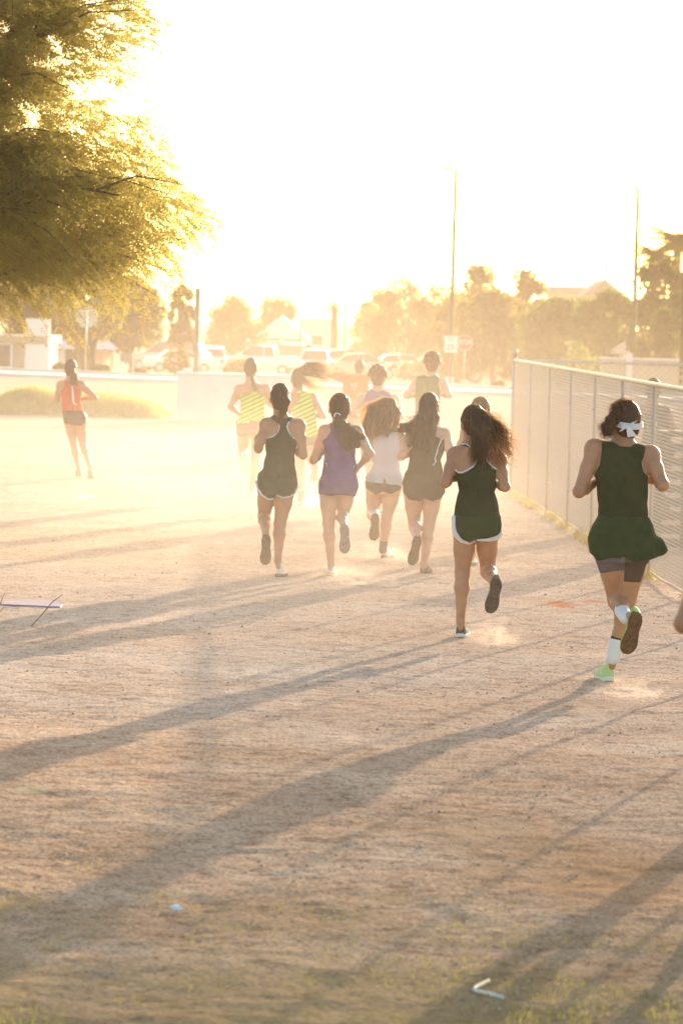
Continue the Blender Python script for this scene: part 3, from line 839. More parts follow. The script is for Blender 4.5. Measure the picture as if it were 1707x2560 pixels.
# ---- girl in purple
def hair_tie(pt, m=M_white):
    def f(body, P, hp, hd, pm, rg, gp):
        c = Vector(P(pt)); mb = MB(); pts = [c + Vector((math.cos(a) * .024, .0, math.sin(a) * .016)) for a in np.linspace(0, 6.283, 13)]
        mb.tube(pts, .007, 6); mb.build("hair_tie", m, body, True)
    return f
purple_girl = dict(crop=C1, foot=(1075, 2275), seed=4, skin='fair', group=GRP,
    label="girl in purple tank top and purple shorts with a long dark ponytail over her shoulder",
    head=(1172, 630), neck=(1170, 775), hr=.080, hz=.110,
    Lsh=(1030, 855), Lel=(915, 1140, .06), Lwr=(1015, 1050, -.14), Rsh=(1335, 860), Rel=(1470, 1075, .12), Rwr=(1368, 1190, -.02),
    rows=[(780, 1110, 1240, 0, .06), (830, 1050, 1300), (900, 1030, 1320), (960, 1020, 1325, 0, .10), (1080, 1035, 1318, 0, .095), (1180, 1025, 1318, 0, .095), (1300, 1010, 1320, 0, .11), (1400, 990, 1325, .01, .115), (1440, 1010, 1310, .01, .11)],
    Lhip=(1062, 1450), Lkn=(1065, 1760, -.02), Lan=(1088, 2160), Rhip=(1235, 1440), Rkn=(1200, 1690, -.12), Ran=(1212, 1775, .24),
    Lheel=(1078, 2275, .02), Ltoe=('v', .02, .25, 0), Rheel=(1215, 1768, .30), Rtoe=(1218, 2050, .24), Rsole=BACK,
    shoes=(M_shoe_wh, M_sole_grey),
    garments=[
        g('tank_top', 'torso', PUR, [(1068, 765), (1140, 790), (1210, 780), (1270, 762), (1290, 850), (1330, 960), (1326, 1080), (1347, 1230), (1352, 1345), (985, 1345), (1012, 1180), (1020, 1080), (998, 950), (1050, 915), (1085, 850)], ease=.011, fold=.0022),
        g('shorts', 'legs', PUR2, [(978, 1325), (1352, 1325), (1358, 1400), (1325, 1492), (1180, 1475), (1085, 1485), (962, 1465)], ease=.018),
        g('side_piping', 'torso', TRIM, line=[(985, 945), (1012, 1010), (1030, 1060), (1028, 1130), (1050, 1190)], wd=4, ease=.016),
        g('side_piping', 'torso', TRIM, line=[(1332, 960), (1328, 1060), (1322, 1130), (1335, 1165), (1305, 1215)], wd=4, ease=.016)],
    locks=[dict(name='ponytail', g=[[(1150, 700, .10), (1150, 780, .12), (1180, 900, .12), (1260, 1030, .10)], [(1150, 700, .10), (1190, 780, .13), (1300, 870, .12), (1390, 910, .08)], [(1150, 700, .10), (1180, 790, .13), (1270, 900, .13), (1340, 990, .09)]], core=[.022, .042, .030], n=520, s0=.02, s1=.07, wav=.010)],
    extra=[hair_tie((1148, 700, .12))])

# ---- girl in white
white_girl = dict(crop=C2, foot=(385, 1875), seed=5, skin='fair', group=GRP, hair='light',
    label="girl in white top with loose light brown hair blown to the left and dark shorts",
    head=(395, 590), neck=(400, 715), hr=.074, hz=.108,
    Lsh=(300, 800), Lel=(215, 990, .05), Lwr=(300, 950, -.16), Rsh=(508, 800), Rel=(535, 985, .05), Rwr=(480, 930, -.16),
    rows=[(735, 350, 470, 0, .06), (780, 300, 510), (850, 295, 510), (960, 300, 498, 0, .10), (1040, 305, 505, 0, .095), (1120, 285, 510, 0, .10), (1200, 262, 515, 0, .11), (1270, 245, 520, .01, .115), (1310, 260, 500, .01, .11)],
    Lhip=(300, 1270), Lkn=(282, 1490, -.14), Lan=(300, 1500, .26), Rhip=(455, 1270), Rkn=(408, 1500, -.03), Ran=(372, 1795, .02),
    Lheel=(305, 1490, .32), Ltoe=(290, 1692, .24), Lsole=BACK, Rheel=(378, 1870, .02), Rtoe=('v', .06, .24, 0),
    socks={'R1': ('sock', M_sock_d, .50, 1.0, .036)}, shoes=(M_shoe_wh, M_sole_tan),
    garments=[
        g('tank_top', 'torso', WHT, [(285, 830), (330, 800), (380, 785), (412, 810), (450, 765), (500, 765), (520, 900), (505, 980), (538, 1110), (550, 1232), (375, 1212), (215, 1192), (250, 1080), (290, 960)], ease=.016, fold=.0022),
        g('undershirt_strap', 'torso', TEAL, [(365, 735), (440, 745), (505, 700), (512, 762), (450, 764), (412, 812), (380, 790)], ease=.018),
        g('shorts', 'legs', BRN, [(218, 1150), (535, 1150), (530, 1262), (440, 1302), (372, 1280), (310, 1312), (225, 1250)], ease=.010)],
    locks=[dict(name='loose_hair', g=[[(380, 500, .02), (260, 560, .10), (215, 690, .12), (225, 800, .10)], [(420, 500, .05), (300, 560, .12), (260, 700, .14), (260, 800, .12)],
            [(430, 500, .06), (390, 600, .14), (340, 720, .14), (300, 800, .12)], [(450, 500, .05), (450, 620, .12), (400, 720, .13), (370, 780, .12)], [(460, 510, .04), (500, 600, .08), (490, 700, .09), (440, 750, .1)]], core=[.028, .024, .008], n=1100, glow=1, s0=.022, s1=.04, wav=.010),
          dict(g=[[(380, 500, .02), (280, 520, .06), (215, 560, .06), (195, 640, .05)], [(340, 500, .02), (240, 530, .08), (205, 600, .06), (190, 720, .05)]], n=110, s0=.03, s1=.06, wav=.016, rad=.0012)])

# ---- girl with long dark hair
dark_girl = dict(crop=C2, foot=(722, 2000), seed=6, skin='fair', group=GRP, hair='brown',
    label="girl in dark olive top, long dark hair swept left over her shoulder",
    head=(772, 555), neck=(775, 700), hr=.076, hz=.112,
    Lsh=(625, 800), Lel=(545, 965, .10), Lwr=(610, 950, -.14), Rsh=(905, 790), Rel=(975, 985, .08), Rwr=(935, 900, -.16),
    rows=[(715, 710, 845, 0, .06), (765, 640, 905), (840, 620, 910), (930, 612, 895, 0, .105), (1030, 612, 872, 0, .095), (1120, 585, 885, 0, .10), (1220, 570, 895, .0, .115), (1310, 565, 890, .01, .12), (1350, 590, 870, .01, .11)],
    Lhip=(635, 1320), Lkn=(645, 1575, -.13), Lan=(668, 1700, .24), Rhip=(805, 1315), Rkn=(772, 1590, -.02), Ran=(728, 1920, .02),
    Lheel=(675, 1685, .30), Ltoe=(618, 1925, .24), Lsole=BACK, Rheel=(725, 2000, .02), Rtoe=('v', .04, .25, 0),
    shoes=(M_shoe_br, M_sole_tan),
    garments=[
        g('tank_top', 'torso', OLV, [(640, 720), (780, 745), (830, 725), (800, 760), (830, 805), (905, 832), (908, 930), (872, 1010), (898, 1080), (908, 1222), (538, 1222), (560, 1130), (600, 1030), (605, 880), (590, 760)], ease=.011, fold=.0022),
        g('side_piping', 'torso', TRIM, line=[(882, 822), (850, 900), (822, 1000), (834, 1015), (808, 1055)], wd=6, ease=.016),
        g('shorts', 'legs', BRN, [(542, 1205), (908, 1205), (914, 1290), (872, 1348), (800, 1362), (730, 1342), (690, 1367), (600, 1352), (548, 1290)], ease=.016)],
    locks=[dict(name='long_hair', g=[[(770, 500, .09), (770, 620, .12), (750, 760, .12), (700, 880, .10)], [(800, 520, .08), (820, 640, .10), (800, 760, .11), (770, 900, .10)], [(740, 520, .09), (720, 640, .12), (640, 720, .12), (530, 710, .06)],
            [(750, 560, .09), (720, 670, .12), (620, 740, .12), (520, 750, .08)], [(750, 560, .10), (720, 680, .13), (640, 780, .12), (600, 880, .10)]], core=[.036, .040, .020], n=900, s0=.04, s1=.07, wav=.008)])

# ---- nearest girl, big wind-blown hair
big_hair_girl = dict(crop=C3, foot=(262, 2190), seed=8, skin='tan', group=GRP, hair='brown', h=.0075,
    label="girl in dark green tank whose big wavy ponytail flies to the right",
    head=(362, 275), neck=(345, 440), hr=.076, hz=.108, yaw=.35,
    Lsh=(205, 560), Lel=(112, 812, .12), Lwr=(160, 775, -.06), Rsh=(592, 610), Rel=(648, 845, .12), Rwr=(575, 815, -.12),
    rows=[(478, 285, 410, 0, .06), (530, 215, 560), (600, 205, 578), (700, 212, 575, 0, .11), (800, 232, 558, 0, .10), (890, 245, 545, 0, .095), (960, 232, 560, 0, .10), (1060, 218, 580, .0, .115), (1180, 212, 592, .01, .125), (1260, 215, 590, .01, .12), (1300, 240, 560, .01, .11)],
    Lhip=(290, 1270), Lkn=(268, 1610, -.02), Lan=(252, 2050, .01), Rhip=(488, 1270), Rkn=(492, 1600, -.10), Ran=(545, 1690, .22),
    Lheel=(250, 2190, .03), Ltoe=('v', .03, .24, 0), Rheel=(580, 1668, .29), Rtoe=(505, 1985, .22), Rsole=(.05, -1, .05),
    Lshoe=(M_shoe_dk, M_white), Rshoe=(M_shoe_dk, M_sole_dark),
    garments=[
        g('tank_top', 'torso', GRN, [(262, 458), (340, 480), (420, 465), (475, 560), (485, 610), (530, 665), (582, 695), (562, 760), (568, 840), (552, 880), (577, 960), (602, 1050), (608, 1102), (192, 1102), (200, 1040), (215, 950), (238, 880), (222, 800), (200, 690), (252, 714), (312, 690), (372, 650), (396, 600), (392, 545), (340, 495), (265, 475)], ease=.012, fold=.0022),
        g('armhole_trim', 'torso', TRIM, line=[(200, 688), (225, 710), (262, 712), (310, 690), (365, 655), (397, 600)], wd=7, ease=.017),
        g('armhole_trim', 'torso', TRIM, line=[(475, 565), (487, 612), (530, 662), (578, 690)], wd=8, ease=.017),
        g('neck_trim', 'torso', TRIM, line=[(258, 462), (300, 460), (340, 488)], wd=6, ease=.017),
        g('shorts', 'legs', GRN2, [(198, 1096), (608, 1096), (615, 1180), (602, 1262), (480, 1292), (390, 1306), (322, 1332), (250, 1290), (205, 1210)], ease=.014),
        g('shorts_hem', 'legs', TRIM, [(170, 1100), (205, 1095), (203, 1180), (215, 1240), (262, 1305), (330, 1335), (375, 1310), (385, 1330), (325, 1355), (245, 1335), (180, 1275)], ease=.019),
        g('shorts_hem', 'legs', TRIM, [(386, 1302), (480, 1298), (560, 1278), (600, 1245), (615, 1215), (628, 1285), (585, 1315), (500, 1326), (390, 1318)], ease=.019)],
    locks=[dict(name='ponytail', g=[[(395, 200, .09), (425, 330, .13), (420, 480, .13), (410, 610, .10)], [(380, 190, .09), (385, 330, .13), (390, 480, .13), (375, 590, .12)], [(420, 190, .08), (480, 260, .12), (530, 350, .12), (560, 450, .10)], [(410, 260, .10), (450, 360, .14), (470, 500, .14), (450, 640, .12)]], core=[.036, .036, .010], n=800, s0=.04, s1=.07, wav=.010),
          dict(g=[[(430, 190, .08), (520, 240, .10), (620, 330, .08), (660, 440, .04)], [(430, 230, .09), (530, 320, .12), (600, 440, .10), (640, 620, .05)], [(440, 220, .08), (560, 270, .10), (660, 380, .06), (700, 520, .02)], [(430, 260, .09), (520, 380, .12), (560, 500, .12), (620, 690, .06)]], n=420, s0=.03, s1=.07, wav=.022, rad=.0024, glow=1),
          dict(g=[[(430, 190, .06), (540, 220, .06), (620, 270, .03), (655, 295, .0)], [(440, 210, .06), (600, 270, .06), (690, 370, .02), (700, 600, .0)], [(430, 250, .06), (560, 330, .08), (680, 470, .04), (705, 590, .0)]], n=90, s0=.04, s1=.12, wav=.026, rad=.0012)],
    extra=[])

# ---- runner with the head band, nearest of all
def headband(body, P, hp, hd, pm, rg, gp):
    mb = MB(); pts = []
    for a in np.linspace(0, 2 * math.pi, 30):
        pts.append(Vector(hp(math.cos(a) * .094, math.sin(a) * .108 - .012, -.005 + .020 * math.sin(a))))
    for dz in (-.012, -.004, .004, .012):
        mb.tube([p + Vector((0, 0, dz)) for p in pts], .0075, 6, False)
    hb = mb.build("headband", M_white, body, True)
    kn = Vector(P((503, 325, .135)))
    k = MB()
    k.tube([kn + Vector((-.010, 0, 0)), kn + Vector((0, -.008, 0)), kn + Vector((.010, 0, 0))], [.010, .013, .010], 8)
    def tail(pts, wds, th=.004):
        V = []; F = []
        for (x, y, o), w_ in zip(pts, wds):
            c = P((x, y, o)); V += [c + [-w_, 0, 0], c + [w_, 0, 0.008], c + [w_, -th, .008], c + [-w_, -th, 0]]
        for i in range(len(pts) - 1):
            for q in range(4): F.append((i * 4 + q, i * 4 + (q + 1) % 4, i * 4 + 4 + (q + 1) % 4, i * 4 + 4 + q))
        F.append((3, 2, 1, 0)); n = 4 * (len(pts) - 1); F.append((n, n + 1, n + 2, n + 3)); k.add(V, F)
    tail([(503, 325, .14), (485, 335, .145), (455, 362, .13)], [.006, .018, .010])
    tail([(495, 305, .14), (482, 312, .15), (470, 340, .14)], [.006, .014, .008])
    tail([(505, 330, .14), (522, 360, .15), (540, 402, .14)], [.006, .018, .028])
    tail([(510, 320, .13), (545, 300, .12), (582, 262, .06)], [.010, .016, .014])
    k.build("knot", M_white, hb)
headband_man = dict(crop=C4, foot=(375, 2245), seed=9, skin='tan', group=GRP, hair='brown', male=True, h=.0075, w=1.06,
    label="runner in loose dark green vest and flapping green shorts with a white headband knotted behind",
    head=(484, 285), neck=(470, 450), hr=.078, hz=.116, yaw=.5, nr=.056, sr=.056, ar=.040,
    Lsh=(262, 490), Lel=(140, 812, .12), Lwr=(262, 740, -.10), Rsh=(672, 540), Rel=(770, 760, .14), Rwr=(735, 725, -.16),
    rows=[(445, 385, 560, 0, .065), (490, 290, 650), (560, 262, 655), (660, 268, 652, 0, .125), (800, 292, 640, 0, .115), (920, 302, 636, 0, .11), (1020, 300, 640, 0, .115), (1150, 295, 640, .01, .12), (1250, 292, 640, .01, .12), (1300, 320, 610, .01, .11)],
    Lhip=(385, 1290), Lkn=(425, 1640, -.10), Lan=(492, 1760, .25), Rhip=(555, 1290), Rkn=(505, 1620, -.03), Ran=(400, 2050, .02),
    tr=.080, kr=.050, cr=.050, an=.033,
    Lheel=(580, 1728, .33), Ltoe=(480, 2078, .25), Lsole=(.10, -1, .05), Rheel=(372, 2245, .03), Rtoe=('v', -.05, .26, .0), fl=.275,
    Lshoe=(M_shoe_gn, M_sole_tan), Rshoe=(mat("shoe_pale_neon", (.52, .66, .30), .7), mat("sole_white", (.75, .74, .68), .7)),
    shortrows=[(995, 305, 645, .11), (1030, 275, 672, .12), (1060, 245, 690, .13), (1120, 215, 712, .135), (1190, 205, 765, .135), (1250, 205, 808, .13), (1330, 230, 790, .12)],
    socks={'L1': ('sock', M_sock_w, .55, 1.0, .046), 'L2': ('sock_band', M_sock_d, .50, .57, .047), 'R1': ('sock', M_sock_w, .76, 1.05, .044), 'R2': ('sock_band', M_sock_d, .70, .78, .043)},
    garments=[
        g('vest', 'torso', GRN, [(310, 425), (400, 437), (445, 466), (520, 470), (570, 442), (636, 462), (622, 530), (600, 590), (612, 655), (655, 697), (656, 860), (668, 990), (665, 1012), (288, 1012), (280, 850), (272, 720), (254, 692), (268, 650), (292, 600), (305, 500)], ease=.017, wob=1.3, fold=.003),
        g('shorts', 'legs', GRN2, [(292, 985), (662, 1000), (695, 1060), (712, 1110), (762, 1155), (806, 1250), (770, 1282), (650, 1320), (560, 1335), (470, 1310), (380, 1300), (275, 1326), (220, 1270), (204, 1150), (245, 1065)], ease=.012, wob=1.2, fold=.007),
        g('tights', 'legs', GREY, [(250, 1290), (480, 1290), (476, 1400), (380, 1408), (300, 1428)], ease=.006, wob=0),
        g('tights', 'legs', mat("dark_tights", (.07, .045, .035), .8), [(481, 1290), (670, 1290), (600, 1492), (474, 1486)], ease=.005, wob=0)],
    locks=[dict(g=[[(430, 260, .10), (380, 300, .11), (345, 360, .10), (325, 385, .09)], [(420, 200, .10), (375, 260, .12), (385, 330, .12), (370, 380, .10)], [(420, 240, .09), (370, 290, .10), (330, 320, .08), (305, 305, .06)]], core=[.022, .024, .008], name='hair_tuft', n=420, s0=.03, s1=.045, wav=.016),
           dict(g=[[(440, 150, .04), (400, 160, .08), (370, 200, .08)], [(470, 140, .02), (520, 130, .04), (570, 170, .04)], [(500, 150, .04), (450, 130, .06), (390, 170, .06)]], n=200, s0=.03, s1=.02, wav=.010, rad=.0012, glow=1)],
    extra=[headband])

# ---- two girls in neon
neon_girl = dict(crop=C1, foot=(308, 1490), seed=10, skin='tan', group=GRP, hair='brown', h=.009,
    label="girl in neon yellow striped top with smooth tied hair, in front of the white cabinet",
    head=(300, 240), neck=(308, 370), hr=.070, hz=.112,
    Lsh=(190, 440), Lel=(105, 612, .08), Lwr=(180, 675, -.05), Rsh=(450, 440), Rel=(520, 600, .08), Rwr=(450, 560, -.12),
    rows=[(385, 260, 355, 0, .06), (425, 200, 440), (480, 200, 438, 0, .11), (560, 208, 430, 0, .10), (640, 208, 425, 0, .095), (710, 195, 430, 0, .10), (790, 182, 432, .0, .115), (860, 180, 430, .01, .12), (890, 200, 415, .01, .11)],
    Lhip=(232, 880), Lkn=(225, 1070, -.08), Lan=(238, 1105, .26), Rhip=(370, 880), Rkn=(345, 1140, -.02), Ran=(312, 1420),
    Lheel=(238, 1090, .32), Ltoe=(235, 1250, .22), Lsole=BACK, Rheel=(308, 1490, .02), Rtoe=('v', .02, .24, 0),
    shoes=(M_shoe_pg, M_shoe_pg), 
    garments=[
        g('tank_top', 'torso', NEON, [(205, 495), (245, 512), (290, 500), (345, 465), (385, 502), (442, 507), (440, 640), (450, 745), (300, 772), (168, 787), (190, 700), (205, 600)], ease=.013),
        g('shorts', 'legs', BRN, [(162, 745), (450, 745), (448, 862), (370, 917), (300, 892), (235, 917), (162, 882)], ease=.012)],
    locks=[dict(name='ponytail', g=[[(310, 300, .10), (325, 360, .11), (340, 430, .10), (350, 470, .08)]], core=[.022, .022, .010], n=120, s0=.02, s1=.03)])
neon_flow = dict(crop=C1, foot=(790, 1590), seed=12, skin='tan', group=GRP, hair='light', h=.009,
    label="girl in neon yellow striped top whose loose hair streams out to the right",
    head=(765, 345), neck=(770, 460), hr=.068, hz=.108,
    Lsh=(680, 520), Lel=(640, 700, .05), Lwr=(690, 640, -.12), Rsh=(905, 530), Rel=(1012, 705, .10), Rwr=(930, 700, -.08),
    rows=[(470, 730, 815, 0, .06), (505, 690, 890), (560, 690, 915, 0, .10), (620, 700, 920, 0, .10), (700, 725, 925, 0, .095), (800, 735, 945, 0, .10), (880, 735, 955, .0, .11), (940, 740, 955, .01, .115), (975, 760, 940, .01, .11)],
    Lhip=(790, 960), Lkn=(788, 1190, -.02), Lan=(790, 1520), Rhip=(905, 960), Rkn=(890, 1150, -.10), Ran=(925, 1200, .25),
    Lheel=(788, 1590, .02), Ltoe=('v', .02, .24, 0), Rheel=(930, 1190, .30), Rtoe=(915, 1310, .2), Rsole=BACK,
    socks={'L1': ('sock', M_sock_d, .62, 1.0, .036)}, shoes=(M_shoe_wh, M_sole_tan),
    garments=[
        g('tank_top', 'torso', NEON, [(735, 455), (800, 450), (870, 470), (890, 520), (935, 600), (938, 700), (962, 840), (948, 912), (835, 915), (700, 900), (720, 760), (700, 640), (780, 560), (790, 500)], ease=.013),
        g('shorts', 'legs', BRN, [(710, 880), (962, 880), (950, 992), (850, 1002), (740, 990)], ease=.012)],
    locks=[dict(name='ponytail', g=[[(790, 270, .06), (860, 240, .08), (940, 250, .06), (1050, 290, .02)], [(790, 290, .06), (860, 290, .08), (950, 310, .06), (1050, 350, .02)], [(790, 260, .06), (860, 200, .06), (960, 190, .04), (1060, 240, .0)]], glow=1, core=[.028, .022, .004], n=620, s0=.035, s1=.07, wav=.016),
          dict(g=[[(800, 300, .05), (850, 370, .06), (920, 400, .04), (1010, 400, .0)], [(800, 300, .05), (840, 380, .06), (880, 430, .05), (960, 430, .02)]], n=330, s0=.03, s1=.10, wav=.018, rad=.0011)])

# ---- boys further on
purple_boy = dict(crop=C7, foot=(655, 1662), seed=13, skin='fair', group=GRP, hair='light', male=True, h=.0095, curly=.030,
    label="boy in purple vest with bright curly hair, behind the girl in white",
    head=(645, 325), neck=(645, 445), hr=.072, hz=.100,
    Lsh=(480, 540), Lel=(372, 680, .08), Lwr=(455, 715, -.10), Rsh=(805, 545), Rel=(868, 715, .06), Rwr=(800, 715, -.10),
    rows=[(460, 590, 700, 0, .06), (500, 500, 790), (560, 482, 800, 0, .11), (650, 490, 795, 0, .11), (800, 505, 790, 0, .105), (900, 510, 790, 0, .11), (1000, 510, 790, .01, .115), (1050, 530, 770, .01, .11)],
    Lhip=(570, 1050), Lkn=(575, 1330, -.10), Lan=(590, 1360, .25), Rhip=(720, 1050), Rkn=(690, 1340), Ran=(655, 1600),
    Lheel=(590, 1350, .30), Ltoe=(590, 1520, .24), Lsole=BACK, Rheel=(655, 1662), Rtoe=('v', .02, .26, 0), shoes=(M_shoe_wh, M_sole_grey),
    garments=[g('vest', 'torso', PUR, [(590, 442), (640, 475), (700, 447), (762, 475), (790, 560), (805, 1010), (470, 1010), (475, 640), (505, 560), (540, 452)], ease=.016),
              g('shorts', 'legs', PUR2, [(470, 960), (810, 960), (820, 1160), (650, 1150), (470, 1160)], ease=.020),
              ])
green_boy = dict(crop=C7, foot=(1180, 1583), seed=14, skin='fair', group=GRP, hair='light', male=True, h=.0095, curly=.026,
    label="tall curly haired boy in light green vest, farthest runner near the speed sign",
    head=(1175, 190), neck=(1170, 300), hr=.072, hz=.105, Lsh=(1030, 375), Lel=(918, 505, .06), Lwr=(985, 505, -.10), Rsh=(1275, 380), Rel=(1342, 505, .06), Rwr=(1255, 490, -.10),
    rows=[(315, 1120, 1215, 0, .06), (350, 1040, 1270), (420, 1025, 1265, 0, .11), (520, 1020, 1255, 0, .11), (640, 1025, 1245, 0, .105), (740, 1025, 1245, 0, .11), (840, 1025, 1245, .01, .115), (890, 1040, 1230, .01, .11)],
    Lhip=(1080, 890), Lkn=(1080, 1170, -.10), Lan=(1090, 1230, .25), Rhip=(1195, 890), Rkn=(1185, 1220), Ran=(1180, 1520),
    Lheel=(1090, 1220, .30), Ltoe=(1090, 1400, .24), Lsole=BACK, Rheel=(1180, 1583), Rtoe=('v', .02, .26, 0), shoes=(M_shoe_wh, M_sole_grey),
    garments=[g('vest', 'torso', LGRN, [(1035, 300), (1100, 303), (1140, 318), (1200, 303), (1240, 322), (1235, 400), (1255, 480), (1250, 700), (1250, 860), (1015, 860), (1005, 700), (1010, 480), (1012, 380)], ease=.016),
              g('shorts', 'legs', LGRN, [(990, 820), (1270, 820), (1280, 1040), (1140, 1030), (930, 1040), (960, 900)], ease=.025)])
# ---- person in orange with arms spread
def shirt_mark(body, P, hp, hd, pm, rg, gp):
    c = P((410, 402, .0))
    for body_txt, dz, sz in (("KS", 0, .085), ("- -", -.055, .07)):
        text_mesh(body_txt, sz, M_white, body, (c[0], c[1] - .135, c[2] + dz))
orange = dict(crop=C7, foot=(440, 1060), seed=15, skin='tan', group=GRP, hair='brown', male=True, h=.0095, w=.9,
    label="person in an orange short-sleeved shirt holding both arms straight out",
    head=(465, 228), neck=(445, 310), hr=.070, hz=.100,
    Lsh=(320, 335), Lel=(225, 315, .0), Lwr=(130, 290, .0), Rsh=(530, 330), Rel=(650, 290, -.05), Rwr=(770, 235, -.05), ar=.036,
    rows=[(318, 400, 480, 0, .055), (345, 330, 530), (400, 310, 535, 0, .10), (500, 325, 530, 0, .10), (600, 335, 525, 0, .10), (660, 340, 525, .01, .105), (690, 350, 515, .01, .10)],
    Lhip=(385, 690), Lkn=(380, 860), Lan=(380, 1010), Rhip=(480, 690), Rkn=(485, 860), Ran=(490, 1010), tr=.066, kr=.044, cr=.044,
    Lheel=(380, 1060), Ltoe=('v', 0, .24, 0), Rheel=(490, 1060), Rtoe=('v', .03, .24, 0), shoes=(M_shoe_wh, M_sole_grey),
    garments=[g('shirt', 'torso', ORG, [(395, 300), (440, 318), (490, 300), (560, 300), (560, 700), (310, 700), (300, 400), (280, 300)], ease=.020),
              g('shorts', 'legs', BRN, [(310, 660), (550, 660), (560, 800), (430, 790), (310, 800)], ease=.022)],
    extra=[shirt_mark])
def sleeves(body, P, hp, hd, pm, rg, gp):
    for a, b in (((325, 340), (222, 310)), ((525, 335), (610, 300))):
        a_, b_ = P(a), P(b); f = Field(np.minimum(a_, b_) - .15, np.maximum(a_, b_) + .15, .009)
        f.rc(a_, b_, .070, .062, .001); V, F = f.mesh(); mesh_np("sleeve", V, F, ORG, body, True)
orange['extra'].append(sleeves)
# ---- girl in red, alone on the left
def white_mark(body, P, hp, hd, pm, rg, gp):
    mb = MB(); mb.tube([P((680, 635, .13)), P((690, 760, .135)), P((698, 880, .13)), P((705, 940, .13))], [.006, .011, .013, .008], 6)
    mb.tube([P((703, 900, .13)), P((725, 930, .13)), P((755, 965, .13))], [.010, .012, .004], 6); mb.build("ribbon", M_white, body, True)
red_girl = dict(crop=C5, foot=(860, 2180), seed=16, skin='tan', group=GRP, hair='brown', h=.009,
    label="lone runner in a red top and dark shorts on the left side of the field",
    head=(655, 350), neck=(660, 510), hr=.070, hz=.105,
    Lsh=(490, 620), Lel=(405, 880, .05), Lwr=(470, 830, -.14), Rsh=(835, 620), Rel=(1065, 830, .03), Rwr=(870, 850, -.06),
    rows=[(530, 590, 740, 0, .06), (580, 510, 830), (660, 495, 850, 0, .11), (760, 510, 835, 0, .10), (900, 520, 815, 0, .095), (1000, 520, 835, 0, .10), (1100, 535, 865, 0, .11), (1200, 550, 885, .01, .115), (1250, 570, 870, .01, .11)],
    Lhip=(640, 1260), Lkn=(705, 1620, -.02), Lan=(785, 2030), Rhip=(815, 1270), Rkn=(860, 1620, -.05), Ran=(968, 1980, .05), tr=.070, kr=.042, cr=.044, an=.028,
    Lheel=(775, 2150), Ltoe=('v', .02, .24, 0), Rheel=(975, 2185, .08), Rtoe=('v', .02, .24, 0), shoes=(M_shoe_br, M_sole_tan),
    garments=[g('tank_top', 'torso', RED, [(560, 525), (660, 560), (790, 540), (800, 640), (842, 730), (822, 900), (848, 990), (860, 1062), (508, 1062), (508, 900), (488, 730), (570, 640)], ease=.014),
              g('shorts', 'legs', BRN, [(512, 1045), (865, 1040), (915, 1150), (905, 1255), (820, 1312), (700, 1290), (555, 1265)], ease=.016)],
    locks=[dict(name='ponytail', g=[[(690, 380, .09), (730, 460, .11), (750, 520, .10), (760, 600, .09)], [(700, 380, .09), (690, 480, .11), (690, 560, .10), (680, 640, .09)]], core=[.026, .032, .012], n=160, s0=.02, s1=.03)],
    extra=[white_mark])

def remap(base, **kw):
    d = dict(base); d.update(kw); return d
def fp(sp): ox, oy, sc = sp['crop']; return ox + sp['foot'][0] / sc, oy + sp['foot'][1] / sc
b = fp(purple_girl)
hidden = remap(purple_girl, map=(b[0], b[1], 1177, 1414, .92, False), seed=21, skin='tan', hair='brown', label="runner with short dark hair almost hidden behind the girl with flying hair",
               garments=[dict(x, mat=GRN if x['name'] != 'shorts' else GRN2) for x in purple_girl['garments'] if 'piping' not in x['name']], locks=[], extra=[], h=.010)
b = fp(dark_girl)
fence_head = remap(dark_girl, map=(b[0], b[1], 1643, 1306, .80, True), seed=22, skin='tan', h=.011, group=None,
                   label="person behind the chain link fence with only dark hair showing over its top rail", locks=[])
b = fp(headband_man)
edge = remap(headband_man, map=(b[0], b[1], 1829, 2300, 1.56, False), seed=23, extra=[], h=.011, label="runner cut off by the right edge with just a bare bent elbow in view",
             locks=[], group=GRP, garments=[x for x in headband_man['garments'] if x['name'] != 'tights'], socks={})
b = fp(green_girl)
shadow_runner = remap(green_girl, map=(b[0], b[1], 1990, 1960, 1.75, False), seed=24, h=.012, label="runner following behind, outside the right edge, casting the shadow across the lower right corner")  # out of view, added to throw a shadow into the lower right
PEOPLE = [green_girl, purple_girl, white_girl, dark_girl, big_hair_girl, headband_man, neon_girl, neon_flow, purple_boy, green_boy, orange, red_girl, hidden, fence_head, edge, shadow_runner]
for sp in PEOPLE: person(sp)
